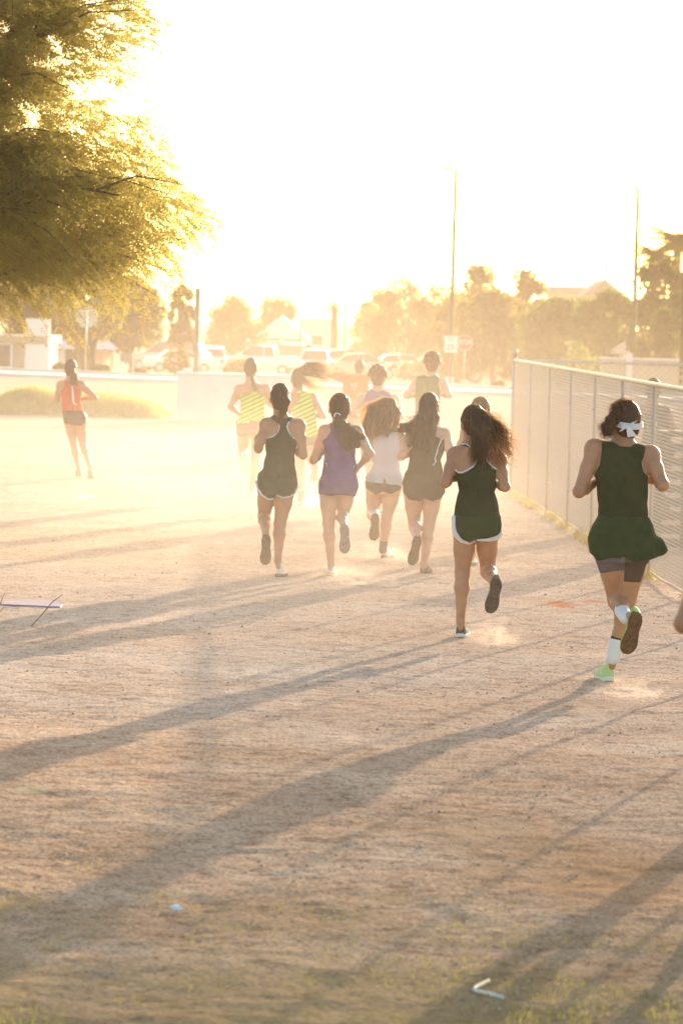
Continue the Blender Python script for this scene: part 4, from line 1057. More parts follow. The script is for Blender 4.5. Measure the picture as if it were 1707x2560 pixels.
# ================================================================== FENCES
M_galv = mat("galvanised_steel", (.44, .40, .33), .5, metal=.3, var=.12, scale=20)
M_mesh = mat("weathered_wire", (.50, .47, .41), .42, metal=.3, spec=.5)
M_dark = mat("dark_metal", (.05, .05, .05), .6)
FA = Vector((2.08, 49.2, 0)); FB = Vector((3.22, 17.0, 0)); FC = Vector((30.0, 42.6, 0)); FH = 1.64
def zig(a, b, H, pitch, r):
    """woven diamonds between two ground points as one mesh"""
    a = Vector(a); b = Vector(b); u = (b - a); L = u.length; u.normalize(); nrm = Vector((u.y, -u.x, 0))
    V = []; F = []; n = int((L + H) / pitch); q = 0
    for sgn in (-1, 1):
        for i in range(-int(H / pitch), int(L / pitch) + 1):
            t0 = i * pitch; t1 = t0 + H
            s0, s1 = (t0, t1) if sgn > 0 else (t1, t0)
            # clip to panel
            lo, hi = 0.0, 1.0
            for tt in (0.0, L):
                k = (tt - s0) / (s1 - s0)
                if (s0 < 0 and tt == 0) or (s0 > L and tt == L): lo = max(lo, k)
                if (s1 < 0 and tt == 0) or (s1 > L and tt == L): hi = min(hi, k)
            if hi <= lo: continue
            p = [a + u * (s0 + (s1 - s0) * k) + Vector((0, 0, .03 + (H - .03) * k)) + nrm * (.003 * sgn) for k in (lo, hi)]
            d = (p[1] - p[0]).normalized(); w1 = nrm * r; w2 = d.cross(nrm).normalized() * r
            for pp in p: V += [pp + w1, pp + w2, pp - w1, pp - w2]
            for k in range(4): F.append((q + k, q + (k + 1) % 4, q + 4 + (k + 1) % 4, q + 4 + k))
            q += 8
    return V, F
def chain_fence(a, b, label, sp=2.55, pitch=.062, r=.0019, capball=True, n0=0, H=FH):
    root = empty("chain_link_fence", (a.x, a.y, 0)); tag(root, label, "fence")
    A = Vector((0, 0, 0)); B = b - a; L = B.length; u = B.normalized()
    def z(t): p = a + u * t; return float(gz(p.x, p.y))
    m = MB(); m.add(*zig(A, B, H - .02, pitch, r)); m.build("wire_mesh", M_mesh, root)
    t = MB(); k = int(L / .5); t.tube([A + u * (L * i / k) + Vector((0, 0, H)) for i in range(k + 1)], .021, 8); t.build("top_rail", M_galv, root, True)
    t = MB(); t.tube([A + u * (L * i / k) + Vector((0, 0, .05 + .008 * math.sin(i * 1.7))) for i in range(k + 1)], .008, 6); t.build("bottom_wire", M_galv, root, True)
    n = int(L / sp)
    for i in range(n0, n + 1):
        p = A + u * min(i * sp, L); big = i == 0
        q = MB(); rr = .034 if big else .019; hh = H + (.07 if big else -.01)
        q.tube([p + Vector((0, 0, -.15)), p + Vector((0, 0, hh))], rr, 12)
        if big:
            q.tube([p + Vector((0, 0, hh)), p + Vector((0, 0, hh + .03)), p + Vector((0, 0, hh + .06)), p + Vector((0, 0, hh + .075))], [.045, .048, .032, .008], 12)
        o = q.build("post", M_galv, root, True)
        rg_ = MB()
        for zz in (.35, .85, 1.3): rg_.tube([p + Vector((0, 0, zz - .012)), p + Vector((0, 0, zz + .012))], rr + .006, 10)
        rg_.build("clamp", M_galv, o, True)
    return root
chain_fence(FA, FB, "chain link fence running beside the track towards the camera, with rusty tan wire")
chain_fence(FA + Vector((.12, -.02, 0)), FC, "second chain link fence turning off to the right from the corner post", pitch=.09, n0=1)

# weeds along the foot of the fence
rg = np.random.RandomState(31)
def fxy(n):
    t = rg.rand(n); x = FA.x + (FB.x - FA.x) * t + rg.randn(n) * .05 - .02; y = FA.y + (FB.y - FA.y) * t + rg.randn(n) * .1
    return x, y
fx, fy_ = fxy(9000)
keep = vnoise(fy_ * 1.3, fx * 0 + 3, 5) > .45
fx, fy_ = fx[keep], fy_[keep]
it = iter([fx])
V, F = blades(len(fx), lambda n: fx, lambda n, x: fy_, lambda x, y: gz(x, y), .10, .003, rg, .8)
M_weed = mat("dry_weeds", (.22, .20, .07), .9, col2=(.38, .32, .14), transl=.4, tcol=(.5, .42, .12))
tag(mesh_np("weeds", V, F, M_weed), "dry weeds along the foot of the fence", "weeds", kind='stuff')

# slatted bin seen through the fence
def slat_box(c, w_, d_, h_, n, label):
    root = empty("slatted_bin", c); tag(root, label, "litter bin")
    M_sl = mat("brown_slats", (.13, .085, .045), .8, var=.2, scale=12)
    for i in range(n):
        z = .08 + (h_ - .2) * i / (n - 1); m = MB()
        for (x0, y0, sx_, sy_) in ((0, -d_ / 2, w_, .02), (0, d_ / 2, w_, .02), (-w_ / 2, 0, .02, d_ - .03), (w_ / 2, 0, .02, d_ - .03)): m.box((x0, y0, z), (sx_, sy_, .06))
        m.build("slat", M_sl, root)
    m = MB()
    for x in (-1, 1):
        for y in (-1, 1): m.box((x * (w_ / 2 - .04), y * (d_ / 2 - .04), h_ / 2), (.04, .04, h_))
    m.build("frame", M_dark, root); m = MB(); m.box((0, 0, h_ + .02), (w_ + .06, d_ + .06, .05)); m.build("lid", M_dark, root, bevel=.01)
slat_box((G(1700, 1395).x - .02, G(1700, 1395).y + 1.0, 0), .34, .5, 1.10, 8, "tall brown slatted bin standing just behind the chain link fence")

# ================================================================== UTILITY CABINET, POSTS, SIGNS, LAMPS
M_box = mat("pale_painted_steel", (.62, .62, .60), .45, var=.06, scale=2)
gA = G(523, 1050); gB = G(682, 1062)
def cabinet():
    c = (gA + gB) / 2; w_ = (gB - gA).length; h_ = W(600, 934, gA.y).z - gA.z
    root = empty("utility_cabinet", (c.x, c.y + .35, c.z)); tag(root, "pale grey transformer cabinet on the ground behind the neon girls", "utility cabinet")
    m = MB(); m.box((0, 0, h_ / 2), (w_, .9, h_ - .04)); m.build("body", M_box, root, bevel=.02)
    m = MB(); m.box((0, 0, h_ - .01), (w_ + .05, .96, .05)); m.build("lid", M_box, root, bevel=.015)
    for s_ in (-1, 1):
        m = MB(); m.box((s_ * w_ / 4, -.456, h_ / 2 - .02), (w_ / 2 - .05, .012, h_ - .16)); d = m.build("door", M_box, root, bevel=.004)
        m = MB(); m.box((s_ * .06, -.475, h_ * .55), (.025, .025, .10)); m.build("handle", M_dark, d)
    m = MB(); m.box((0, 0, .02), (w_ + .14, 1.04, .06)); m.build("plinth", M_conc, root)
cabinet()
M_wood = mat("weathered_wood", (.30, .24, .17), .9, var=.25, scale=5, stretch=(6, 6, 1), bump=.5, bscale=20)
def post_at(px, py, topy, r, name, label, cat, m, cap=None, n=10):
    g_ = G(px, py); h_ = W(px, topy, g_.y).z - g_.z
    root = empty(name, tuple(g_)); tag(root, label, cat)
    q = MB(); q.tube([Vector((0, 0, -.1)), Vector((0, 0, h_))], r, n); q.build("shaft", m, root, True)
    if cap:
        q = MB(); q.box((0, 0, h_ + .02), cap); q.build("cap", M_white, root, bevel=.01)
    return root, h_
post_at(487, 1052, 720, .05, "wooden_post", "tall weathered wooden post left of the white cabinet", "post", M_wood)
root, h_ = post_at(467, 1052, 930, .035, "marker_post", "short pale marker post with a white cap beside the wooden post", "marker post", M_box, cap=(.17, .08, .12))
q = MB(); q.box((-.10, -.1, .28), (.07, .04, .50)); q.build("reflector", M_white, root, bevel=.01)


M_red = mat("sign_red", (.60, .045, .03), .45); M_signback = mat("sign_aluminium", (.56, .55, .54), .5, metal=.2); M_ink = mat("sign_black", (.02, .02, .02), .6)
M_signw = mat("sign_white", (.78, .77, .74), .5); M_signg = mat("street_sign_green", (.10, .25, .16), .5)
def octagon(r): return [(r * math.cos(math.pi / 8 + k * math.pi / 4), r * math.sin(math.pi / 8 + k * math.pi / 4)) for k in range(8)]
def stop_sign(px, cy, d, label, front, zg, rad=.39, blade=False):
    c = W(px, cy, d); root = empty("stop_sign", (c.x, c.y, zg)); tag(root, label, "road sign")
    h_ = c.z - zg; top = .62 if blade else .25
    q = MB(); q.tube([Vector((0, 0, -.2)), Vector((0, 0, h_ + top))], .032, 8); q.build("post", M_galv, root, True)
    s_ = -1 if front else 1
    q = MB(); q.prism(octagon(rad), (0, -.05 if front else .05, h_), (1, 0, 0), (0, 0, 1), (0, 1, 0), .01); pl = q.build("plate", M_signw if front else M_signback, root)
    q = MB(); q.prism(octagon(rad * .94), (0, -.058 if front else .058, h_), (1, 0, 0), (0, 0, 1), (0, 1, 0), .004); q.build("red_face", M_red, pl)
    rz = 0 if front else math.pi
    text_mesh("STOP", rad * .78, M_signw, pl, (0, -.064 if front else .064, h_), (R(90), 0, rz), .82, .004)
    if blade:
        for zz, ang in ((h_ + .50, .05), (h_ + .62, 1.45)):
            q = MB(); q.box((0, 0, zz), (.95, .012, .13), rz=ang); q.build("name_blade", M_signg, root)
stop_sign(217, 791, 133, "back of a grey octagonal stop sign with street name blades, under the mesquite tree", False, -.45, blade=True)
stop_sign(1161, 856, 178, "red stop sign facing the camera, partly hidden behind the speed limit sign", True, -1.1, rad=.36)
def speed_sign():
    d = 166; c = W(1126, 860, d); zg = float(gz(c.x, d)); root = empty("speed_limit_sign", (c.x, d, zg)); tag(root, "white speed limit 25 sign on a dark post behind the boy in light green", "road sign")
    h_ = c.z - zg
    q = MB(); q.box((0, 0, h_ / 2), (.09, .05, h_ + .75)); q.build("post", M_dark, root)
    q = MB(); q.box((0, -.045, h_), (.56, .012, .70)); pl = q.build("plate", M_signw, root, bevel=.002)
    b_ = MB()
    for (x, z, sx_, sz_) in ((0, .325, .50, .012), (0, -.325, .50, .012), (-.255, 0, .012, .66), (.255, 0, .012, .66)): b_.box((x, -.054, h_ + z), (sx_, .004, sz_))
    b_.build("border", M_ink, pl)
    text_mesh("SPEED", .115, M_ink, pl, (0, -.055, h_ + .24)); text_mesh("LIMIT", .115, M_ink, pl, (0, -.055, h_ + .12)); text_mesh("25", .34, M_ink, pl, (0, -.055, h_ - .14), bold=.006)
speed_sign()
def street_lamp(px, topy, d, arm, label, r=.05, double=False, head=.5):
    t = W(px, topy, d); zg = float(gz(t.x, d)); root = empty("street_lamp", (t.x, d, zg)); tag(root, label, "street lamp")
    h_ = t.z - zg
    M_lampm = bpy.data.materials.get("lamp_green") or mat("lamp_green", (.045, .055, .025), .6)
    q = MB(); q.tube([Vector((0, 0, -.2)), Vector((0, 0, h_ * .5)), Vector((0, 0, h_))], [r * 1.3, r * 1.1, r * .9], 10); q.build("pole", M_lampm, root, True)
    q = MB(); q.tube([Vector((0, 0, -.2)), Vector((0, 0, .35))], r * 2.2, 12); q.build("base", M_conc, root, True)
    q = MB(); q.tube([Vector((0, 0, h_ - .04)), Vector((arm * .5, 0, h_ - .02))], .028, 8); q.build("arm", M_lampm, root, True)
    hx = arm; sg = 1 if arm > 0 else -1
    q = MB(); q.prism([(0, -.03), (head * .3, -.07), (head, -.06), (head, -.01), (head * .6, .05), (0, .03)], (arm * .35, 0, h_), (sg, 0, 0), (0, 0, 1), (0, 1, 0), .26)
    q.build("lamp_head", M_lampm, root, bevel=.012)
street_lamp(1139, 421, 176, -.18, "tallest street lamp with its head reaching left, above the speed sign", r=.085, head=.58)
street_lamp(1594, 471, 168, -.05, "dark street lamp with a short stubby head, right of the peaked roof", r=.085, head=.24)
street_lamp(1028, 606, 262, -.25, "faint distant street lamp between the tallest lamp and the hazy gap", r=.06, head=.55)
street_lamp(1719, 352, 131, -.12, "street lamp cut off by the right edge with just its head tip showing", r=.055, head=.13)
def mast(px, topy, d, r, name, label, cat, m, brackets=()):
    t = W(px, topy, d); zg = float(gz(t.x, d)); root = empty(name, (t.x, d, zg)); tag(root, label, cat); h_ = t.z - zg
    q = MB(); q.tube([Vector((0, 0, -.3)), Vector((0, 0, h_))], [r * 1.2, r * .8], 8); q.build("shaft", m, root, True)
    for k in brackets: q = MB(); q.box((-.16, 0, h_ - k), (.22, .12, .25)); q.build("bracket", m, root)
mast(1517, 605, 380, .11, "utility_mast", "slim utility mast with small brackets beside the peaked roof", "utility mast", M_wood, (.9, 2.2, 3.6, 4.6))
mast(753, 758, 300, .09, "flag_pole", "thin bare pole in front of the pale gabled house", "pole", M_dark)
mast(863, 745, 320, .10, "utility_pole", "faint thin pole just right of the palm trunk", "pole", M_wood)

# backboard-like frame left of the parked cars
def board():
    g_ = G(317, 950); root = empty("notice_board", (g_.x, 128, float(gz(g_.x, 128)))); tag(root, "notice board on two legs right of the forked tree trunks", "notice board")
    root.location.x = W(317, 900, 128).x; k = ppm(128)
    z0 = W(317, 905, 128).z - root.location.z; z1 = W(317, 882, 128).z - root.location.z
    q = MB(); q.box((0, 0, (z0 + z1) / 2), (.40, .03, z1 - z0)); q.build("panel", M_wood, root)
    for s_ in (-1, 1): q = MB(); q.box((s_ * .21, 0, z1 / 2), (.035, .05, z1 + .1)); q.build("leg", M_signback, root)
board()

# ================================================================== LITTLE THINGS ON THE DIRT
def litter():
    # bent white straw in the foreground
    p = G(1222, 2462); pts = [G(1222 + dx, 2462 + dy) for dx, dy in ((0, -6), (-34, 10), (-37, 16), (-30, 20), (0, 26), (35, 36))]
    o0 = pts[1]; m = MB(); m.tube([q - o0 + Vector((0, 0, .006)) for q in pts], [.0065, .0075, .008, .0075, .0075, .0075], 8)
    tag(m.build("plastic_strip", mat("white_plastic", (.82, .82, .74), .4, transl=.3), None, True, loc=o0), "bent white plastic strip lying in the foreground turf", "litter")
    p = G(437, 2277); m = MB(); m.add([Vector(v) for v in ((-.03, .02, .012), (.0, -.01, .004), (.035, -.012, .006), (.01, .03, .022), (-.012, .0, .02), (.02, .004, .018))],
        [(0, 1, 4), (0, 4, 3), (1, 2, 5), (1, 5, 4), (4, 5, 3), (2, 3, 5), (0, 3, 2, 1)])
    tag(m.build("paper_scrap", mat("pale_blue_paper", (.62, .72, .80), .8), None, loc=p), "crumpled pale blue paper scrap in the long shadow", "litter")
    # lavender base pad
    a, b_, c, d = G(30, 1513), G(126, 1524), G(122, 1532), G(40, 1521); o0 = (a + b_) / 2
    m = MB(); w_ = (b_ - a).length
    m.prism([(-w_ / 2, 0), (w_ / 2, -.10), (w_ / 2, .20), (w_ * .3, .55), (-w_ * .3, .55), (-w_ / 2, .30)], (0, 0, .008), (1, 0, 0), (0, 1, 0), (0, 0, 1), .022)
    tag(m.build("base_pad", mat("lavender_rubber", (.13, .105, .20), .9, var=.25), None, loc=o0, bevel=.01), "flat lavender pad on the dirt at the left edge", "base pad")
    # wire twigs
    def twig(pts, label):
        g0 = G(*pts[0]); P_ = [Vector((0, 0, -.02))] + [W(x, y, g0.y) - g0 for x, y in pts[1:]]
        m = MB(); m.tube(P_, [.0042] * (len(P_) - 1) + [.002], 6)
        tag(m.build("wire_twig", mat("rusty_twig", (.14, .07, .04), .7), None, True, loc=g0), label, "twig")
    twig([(74, 1563), (100, 1543), (118, 1522), (130, 1506), (158, 1486)], "curved brown twig sticking up right of the lavender pad")
    twig([(-12, 1528), (2, 1508), (13, 1482)], "upper straight twig at the left edge beside the lavender pad")
    twig([(-14, 1550), (0, 1530), (11, 1518)], "lower short twig at the left edge beside the lavender pad")
litter()

# ================================================================== TREES
M_bark = mat("bark", (.10, .065, .040), .95, var=.3, scale=6, bump=.6, bscale=18)
def leaf_mat(name, c, c2, t, k=.5): return mat(name, c, .75, col2=c2, var=.25, scale=2.2, transl=k, tcol=t, spec=.25)
M_lf = [leaf_mat("leaves_olive", (.055, .060, .018), (.10, .10, .03), (.20, .19, .03)), leaf_mat("leaves_green", (.045, .07, .02), (.09, .12, .035), (.16, .21, .035)),
        leaf_mat("leaves_dusty", (.08, .07, .035), (.12, .11, .05), (.24, .19, .06))]
def cards(C, size, rg, flat=.0, dirv=None, aspect=1.0):
    """leaf quads at centres C"""
    n = len(C); a = rg.randn(n, 3)
    if dirv is not None: a = dirv + .45 * a
    a /= np.linalg.norm(a, axis=1, keepdims=True); b = np.cross(a, rg.randn(n, 3)); b /= np.linalg.norm(b, axis=1, keepdims=True)
    s_ = (size * (.5 + rg.rand(n)))[:, None]; w_ = s_ * aspect
    V = np.stack([C - a * s_, C - b * w_ * .8 + a * s_ * .1, C + a * s_, C + b * w_ * .8 - a * s_ * .1], 1)
    return V.reshape(-1, 3), np.arange(4 * n).reshape(n, 4)
def bg_tree(px, basey, toppy, halfw, d, label, mi=0, seed=0, n=2600, group="hazy trees beyond the road", trunk=True, shape='round', zg=None, lowcut=.12):
    rg = np.random.RandomState(seed); x0 = W(px, 800, d).x; zg = float(gz(x0, d)) if zg is None else zg
    H = W(px, toppy, d).z - zg; rw = halfw / ppm(d)
    root = empty("tree", (x0, d, zg)); tag(root, label, "tree", group)
    nb = 40 + int(rw * 14); P_ = []; R_ = []
    for i in range(nb):
        th = rg.rand() * 6.28; rr = rg.rand() ** .5; zz = lowcut + (1 - lowcut) * rg.rand()
        prof = math.sqrt(max(0, 1 - (max(0, (zz - .45)) / .55) ** 2.4)) * (.72 + .28 * min(1, zz / .4))
        P_.append((math.cos(th) * rr * rw * prof * .88, math.sin(th) * rr * rw * prof * .6, zz * H * .90)); R_.append((.16 + .14 * rg.rand()) * min(rw, H * .6))
    P_ = np.array(P_); R_ = np.array(R_); c = rg.randint(nb, size=n); dv = rg.randn(n, 3); dv /= np.linalg.norm(dv, axis=1, keepdims=True)
    C = P_[c] + dv * (R_[c] * (.55 + .55 * rg.rand(n)))[:, None]; C = C[(C[:, 2] > lowcut * H * .5) & (C[:, 2] < H)]
    V, F = cards(C, max(.12, 4.0 / ppm(d)), rg, aspect=.8); mesh_np("crown", V, F, M_lf[mi], root)
    q = MB()
    if trunk:
        for k in range(5):
            e = P_[rg.randint(nb)]; b0 = Vector((rg.randn() * .06, rg.randn() * .06, 0)); q.tube([b0, b0 + Vector((e[0] * .15, e[1] * .15, H * .25)), Vector(e) * .65, Vector(e)], [.13 * H / 6, .10 * H / 6, .06 * H / 6, .02], 7)
        q.build("trunk", M_bark, root, True)
    return root
T = [ # px, base, top, halfwidth, d, mat, n
 (1000, 930, 685, 110, 300, "rounded tree at the left end of the right-hand tree row, behind the curly haired boy", 2, 3200),
 (1090, 930, 700, 95, 280, "low wide tree just left of the tallest lamp pole", 2, 2600),
 (1190, 930, 640, 75, 262, "airy tree with gaps in its crown just right of the tallest lamp pole", 0, 2300),
 (1310, 930, 655, 70, 255, "ragged open-topped tree between the airy tree and the peaked roof", 0, 2300),
 (1235, 940, 725, 120, 215, "broad dark bush-like tree behind the stop sign and fence corner", 0, 3000),
 (1400, 940, 742, 125, 210, "wide green tree in front of the peaked roof", 1, 3200),
 (1520, 940, 720, 110, 205, "bright green tree at the foot of the stubby lamp", 1, 3000),
 (1660, 940, 625, 105, 180, "dark tree at the right edge below the palm fronds", 0, 3200),
 (1700, 945, 720, 80, 170, "nearest bush at the right edge above the second fence", 1, 2200),
 (1145, 935, 742, 80, 225, "low olive tree filling in directly behind the speed limit sign", 0, 2600),
 (1330, 938, 738, 90, 235, "wide olive tree directly under the ragged open-topped one", 0, 2800),
 (955, 932, 722, 60, 320, "leftmost hazy tree of the right-hand row, beside the palm", 2, 2200),
 (1470, 940, 752, 70, 220, "low rounded olive tree just below the left slope of the peaked roof", 0, 2200),
 (585, 930, 735, 85, 330, "pale round tree in the hazy middle distance left of the gabled house", 2, 2800),
 (690, 930, 728, 60, 380, "palest tree rising behind the gabled house roof", 2, 2200),
 (925, 930, 745, 55, 370, "small pale tree between the palm and the right-hand row", 2, 2000),
 (455, 930, 700, 40, 190, "slender dark tree just above the wooden post", 2, 1700),
 (330, 930, 690, 110, 180, "broad hazy tree behind the forked trunks and notice board", 0, 3800),
 (90, 935, 640, 130, 165, "large brown hazy tree over the tan building at the left edge", 2, 4500),
 (215, 935, 660, 90, 170, "hazy tree right behind the back of the stop sign", 0, 3000),
]
for i, (px, by, ty_, hw, d, lb, mi, n) in enumerate(T):
    low = .34 if px < 480 and px > 60 else .08
    bg_tree(px, by, ty_, hw, d, lb, mi, 40 + i, int(n * 3.0), lowcut=low)
def forked_tree():
    d = 140; x0 = W(225, 900, d).x; zg = float(gz(x0, d)); root = empty("tree", (x0, d, zg)); tag(root, "tree with dark forked trunks beside the stop sign back", "tree")
    L = lambda x, y: W(x, y, d) - Vector((x0, d, zg)); q = MB()
    q.tube([L(192, 950), L(193, 890), L(196, 850), L(190, 810), L(180, 770)], [.11, .09, .085, .07, .04], 8)
    q.tube([L(232, 950), L(230, 890), L(236, 860), L(250, 830), L(275, 790)], [.12, .11, .09, .06, .04], 8)
    q.tube([L(231, 880), L(226, 850), L(222, 810), L(230, 770)], [.07, .07, .05, .03], 8); q.build("trunk", M_bark, root, True)
    rg = np.random.RandomState(77); n = 2600; C = np.stack([(rg.rand(n) - .5) * 2.6, (rg.rand(n) - .5) * 2.0, 0 * rg.rand(n)], 1); z0 = L(200, 815).z; C[:, 2] = z0 + rg.rand(n) ** 1.3 * 3.0 + C[:, 0] ** 2 * .3
    V, F = cards(C, .08, rg, aspect=.7); mesh_np("crown", V, F, M_lf[0], root)
forked_tree()

def palm(px, topy, basey, d, n, fl, label, droop=1.0, tr=.22, seed=1):
    rg = np.random.RandomState(seed); t = W(px, topy, d); zg = float(gz(t.x, d)); H = t.z - zg
    root = empty("palm_tree", (t.x, d, zg)); tag(root, label, "palm tree")
    q = MB(); q.tube([Vector((0, 0, 0)), Vector((.05, 0, H * .5)), Vector((0, 0, H))], [tr * 1.2, tr, tr * .95], 10); q.build("trunk", M_bark, root, True)
    V = []; F = []; b = 0
    for i in range(n):
        az = rg.rand() * 6.28; el = rg.rand() * 1.5 - .45; L = fl * (.7 + .4 * rg.rand()); pts = []
        for k in range(9):
            s_ = k / 8; r_ = L * s_ * math.cos(el * (1 - .3 * s_)); z = L * s_ * math.sin(el) - droop * L * .38 * s_ * s_
            pts.append(np.array([math.cos(az) * r_, math.sin(az) * r_, H + z]))
        side = np.array([-math.sin(az), math.cos(az), 0])
        for k in range(1, 9):
            for m_ in range(3):
                p = pts[k - 1] + (pts[k] - pts[k - 1]) * m_ / 3; fw = pts[k] - pts[k - 1]; fw = fw / np.linalg.norm(fw)
                for sg in (-1, 1):
                    tip = p + side * sg * L * .22 * math.sin(math.pi * min(1, .15 + k / 9.5)) + fw * L * .12 - np.array([0, 0, L * .05])
                    V += [p, p + fw * L * .035, tip]; F.append((b, b + 1, b + 2)); b += 3
    mesh_np("fronds", np.array(V), np.array(F), M_lf[0], root)
    return root
palm(836, 768, 868, 330, 34, 1.5, "hazy palm with a flat crown in the middle distance", .9, .30, 3)
palm(1692, 606, 900, 190, 90, 1.9, "shaggy palm crown at the right edge of the picture", 1.1, .2, 4)
palm(1634, 640, 900, 185, 64, 1.6, "smaller palm with a drooping crown right of the stubby lamp", 1.3, .18, 5)

# ---- the big feathery mesquite filling the upper left
def mesquite():
    rg = np.random.RandomState(91); d = 36.0; root_x = -4.6
    zg = 0.0; root = empty("mesquite_tree", (root_x, d, zg)); tag(root, "big feathery mesquite tree filling the upper left of the picture", "tree")
    O = np.array([root_x, d, zg])
    ys = [-700, -300, -60, 0, 60, 120, 200, 250, 300, 350, 400, 450, 500, 530, 560, 600, 640, 690, 740, 800, 850, 880]
    xs = [60, 200, 300, 340, 420, 370, 350, 360, 385, 400, 430, 440, 490, 530, 560, 470, 450, 455, 430, 380, 320, 200]
    def right(py): return np.interp(py, ys, xs)
    # limbs
    q = MB(); limbs = []
    fork = np.array([0, 0, 1.3]); q.tube([Vector((0, 0, -.2)), Vector((.05, 0, .7)), Vector(fork)], [.26, .21, .19], 12)
    ends = []
    for i in range(46):
        py = rg.uniform(-650, 690); t = rg.uniform(.35, .97); off = rg.uniform(-2.6, 2.6)
        rx = right(py); px = -760 + (rx + 760) * t
        e = np.array(W(px, py, d + off)) - O
        lift = .35 + .5 * rg.rand()
        m1 = fork * .6 + e * .4 + np.array([0, 0, lift]); m0 = fork * .85 + e * .15 + np.array([0, 0, lift * .7]); m2 = fork * .25 + e * .75 + np.array([0, 0, lift * .7])
        P_ = [fork, m0, m1, m2, e]; q.tube([Vector(p) for p in P_], [.085, .06, .04, .024, .009], 7, False); limbs.append(P_)
    # finer branches sweeping outwards from the limbs
    twigs = []
    def pt(P_, t):
        k = min(int(t * 4), 3); f_ = t * 4 - k; return P_[k] * (1 - f_) + P_[k + 1] * f_
    for P_ in limbs:
        for j in range(11):
            t = rg.uniform(.35, 1.0); a = pt(P_, t); dr = pt(P_, min(1, t + .05)) - pt(P_, t - .05); dr /= np.linalg.norm(dr)
            dr = dr + rg.randn(3) * .45 + np.array([.25, 0, .05]); dr /= np.linalg.norm(dr); L = rg.uniform(.5, 1.15)
            b_ = a + dr * L * .5 + np.array([0, 0, .06]); c = a + dr * L + np.array([.05, 0, -.10 * L])
            q.tube([Vector(a), Vector(b_), Vector(c)], [.012, .008, .003], 5, False); twigs.append((a, b_, c))
    q.build("branches", M_bark, root, True)
    # sprays: many little leaflets along hanging, wind-swept twiglets
    NS = 80000; tw = np.array([[a, b_, c] for a, b_, c in twigs]); k = rg.randint(len(tw), size=NS); t = rg.rand(NS)[:, None]
    A = tw[k, 0] * (1 - t) ** 2 + 2 * tw[k, 1] * t * (1 - t) + tw[k, 2] * t * t
    wide = rg.rand(NS) < .35
    A = A + rg.randn(NS, 3) * np.where(wide, .22, .05)[:, None]
    # general fill of the crown between the twigs
    nf = NS // 3; py_ = rg.uniform(-500, 860, nf); px_ = right(py_) - np.abs(rg.randn(nf)) * 420; dd = d + rg.uniform(-1.8, 1.8, nf)
    rx_ = np.array(cam_f)[None] * FPX + np.array(cam_r)[None] * (px_ - 853.5)[:, None] + np.array(cam_u)[None] * (1280 - py_)[:, None]
    A[:nf] = rx_ * (dd / rx_[:, 1])[:, None] + np.array([0, 0, CAMZ]) - O
    # stay inside the crown's outline as seen from the track
    wx = A + O; vx = wx - np.array([0, 0, CAMZ]); f_ = np.array(cam_f); zc = vx @ f_; sx_ = 853.5 + FPX * (vx @ np.array(cam_r)) / zc; sy_ = 1280 - FPX * (vx @ np.array(cam_u)) / zc
    edge = right(sy_) - sx_
    pk = np.clip((edge + 70) / 330, 0, 1) ** 1.15; low = np.interp(sx_, [-900, 0, 60, 150, 250, 330, 380, 460], [900, 800, 805, 830, 845, 855, 830, 760])
    pk = pk * (sy_ < low + rg.randn(NS) * 22); hole = vnoise(sx_ / 55 + 100, sy_ / 26 + 100, 3)
    pk = pk * np.where(sy_ < 330, np.clip((hole - .25) * 4.5, 0.08, 1), 1) * np.interp(sy_, [610, 700, 780], [1, .35, .09])
    keep = rg.rand(NS) < pk; A = A[keep]; n = len(A); sy_ = sy_[keep]
    D = np.stack([.75 + .3 * rg.randn(n), .5 * rg.randn(n), np.interp(sy_, [0, 500, 850], [.10, -.25, -.85]) + .30 * rg.randn(n)], 1); D /= np.linalg.norm(D, axis=1, keepdims=True)
    NL = 16; L = (.10 + .14 * rg.rand(n))[:, None, None]
    s_ = np.linspace(0, 1, NL)[None, :, None]; C = A[:, None] + D[:, None] * s_ * L + np.array([0, 0, -1.0])[None, None] * (s_ ** 2) * L * .30
    side = np.cross(D, rg.randn(n, 3)); side /= np.linalg.norm(side, axis=1, keepdims=True)
    sg = np.where(np.arange(NL) % 2 == 0, 1, -1)[None, :, None]
    ld = D[:, None] * .55 + side[:, None] * sg * .83; C = (C + ld * .012).reshape(-1, 3); ld = ld.reshape(-1, 3)
    nn = len(C); b_ = np.cross(ld, rg.randn(nn, 3)); b_ /= np.linalg.norm(b_, axis=1, keepdims=True)
    sz = (.014 + .010 * rg.rand(nn))[:, None]
    V = np.stack([C - ld * sz, C - b_ * .0056, C + ld * sz, C + b_ * .0056], 1).reshape(-1, 3)
    mesh_np("foliage", V, np.arange(4 * nn).reshape(nn, 4), M_mq, root)
    return root
M_mq = leaf_mat("mesquite_leaves", (.095, .09, .018), (.15, .145, .03), (.40, .33, .08), .48)
mesquite()

# ================================================================== BUSHES AND MOUND
def bush(px, py, hw, hh, d, label, seed, mi=0, cat="bush"):
    rg = np.random.RandomState(seed); c = W(px, py, d); zg = float(gz(c.x, d)); root = empty("bush", (c.x, d, zg)); tag(root, label, cat)
    w_ = hw / ppm(d); h_ = max(.3, W(px, py - hh, d).z - zg); n = 900; v = rg.randn(n, 3); v /= np.linalg.norm(v, axis=1, keepdims=True); v *= (.6 + .4 * rg.rand(n))[:, None]
    C = v * np.array([w_, w_ * .7, h_ * .5]) + [0, 0, h_ * .5]; C += .1 * w_ * np.sin(C * 7 + 1)
    V, F = cards(C, .05 + .02 * w_, rg); mesh_np("foliage", V, F, M_lf[mi], root)
    q = MB()
    for k in range(6): e = C[rg.randint(n)]; q.tube([Vector((0, 0, 0)), Vector(e) * .5, Vector(e)], [.02, .012, .004], 5)
    q.build("stems", M_bark, root)
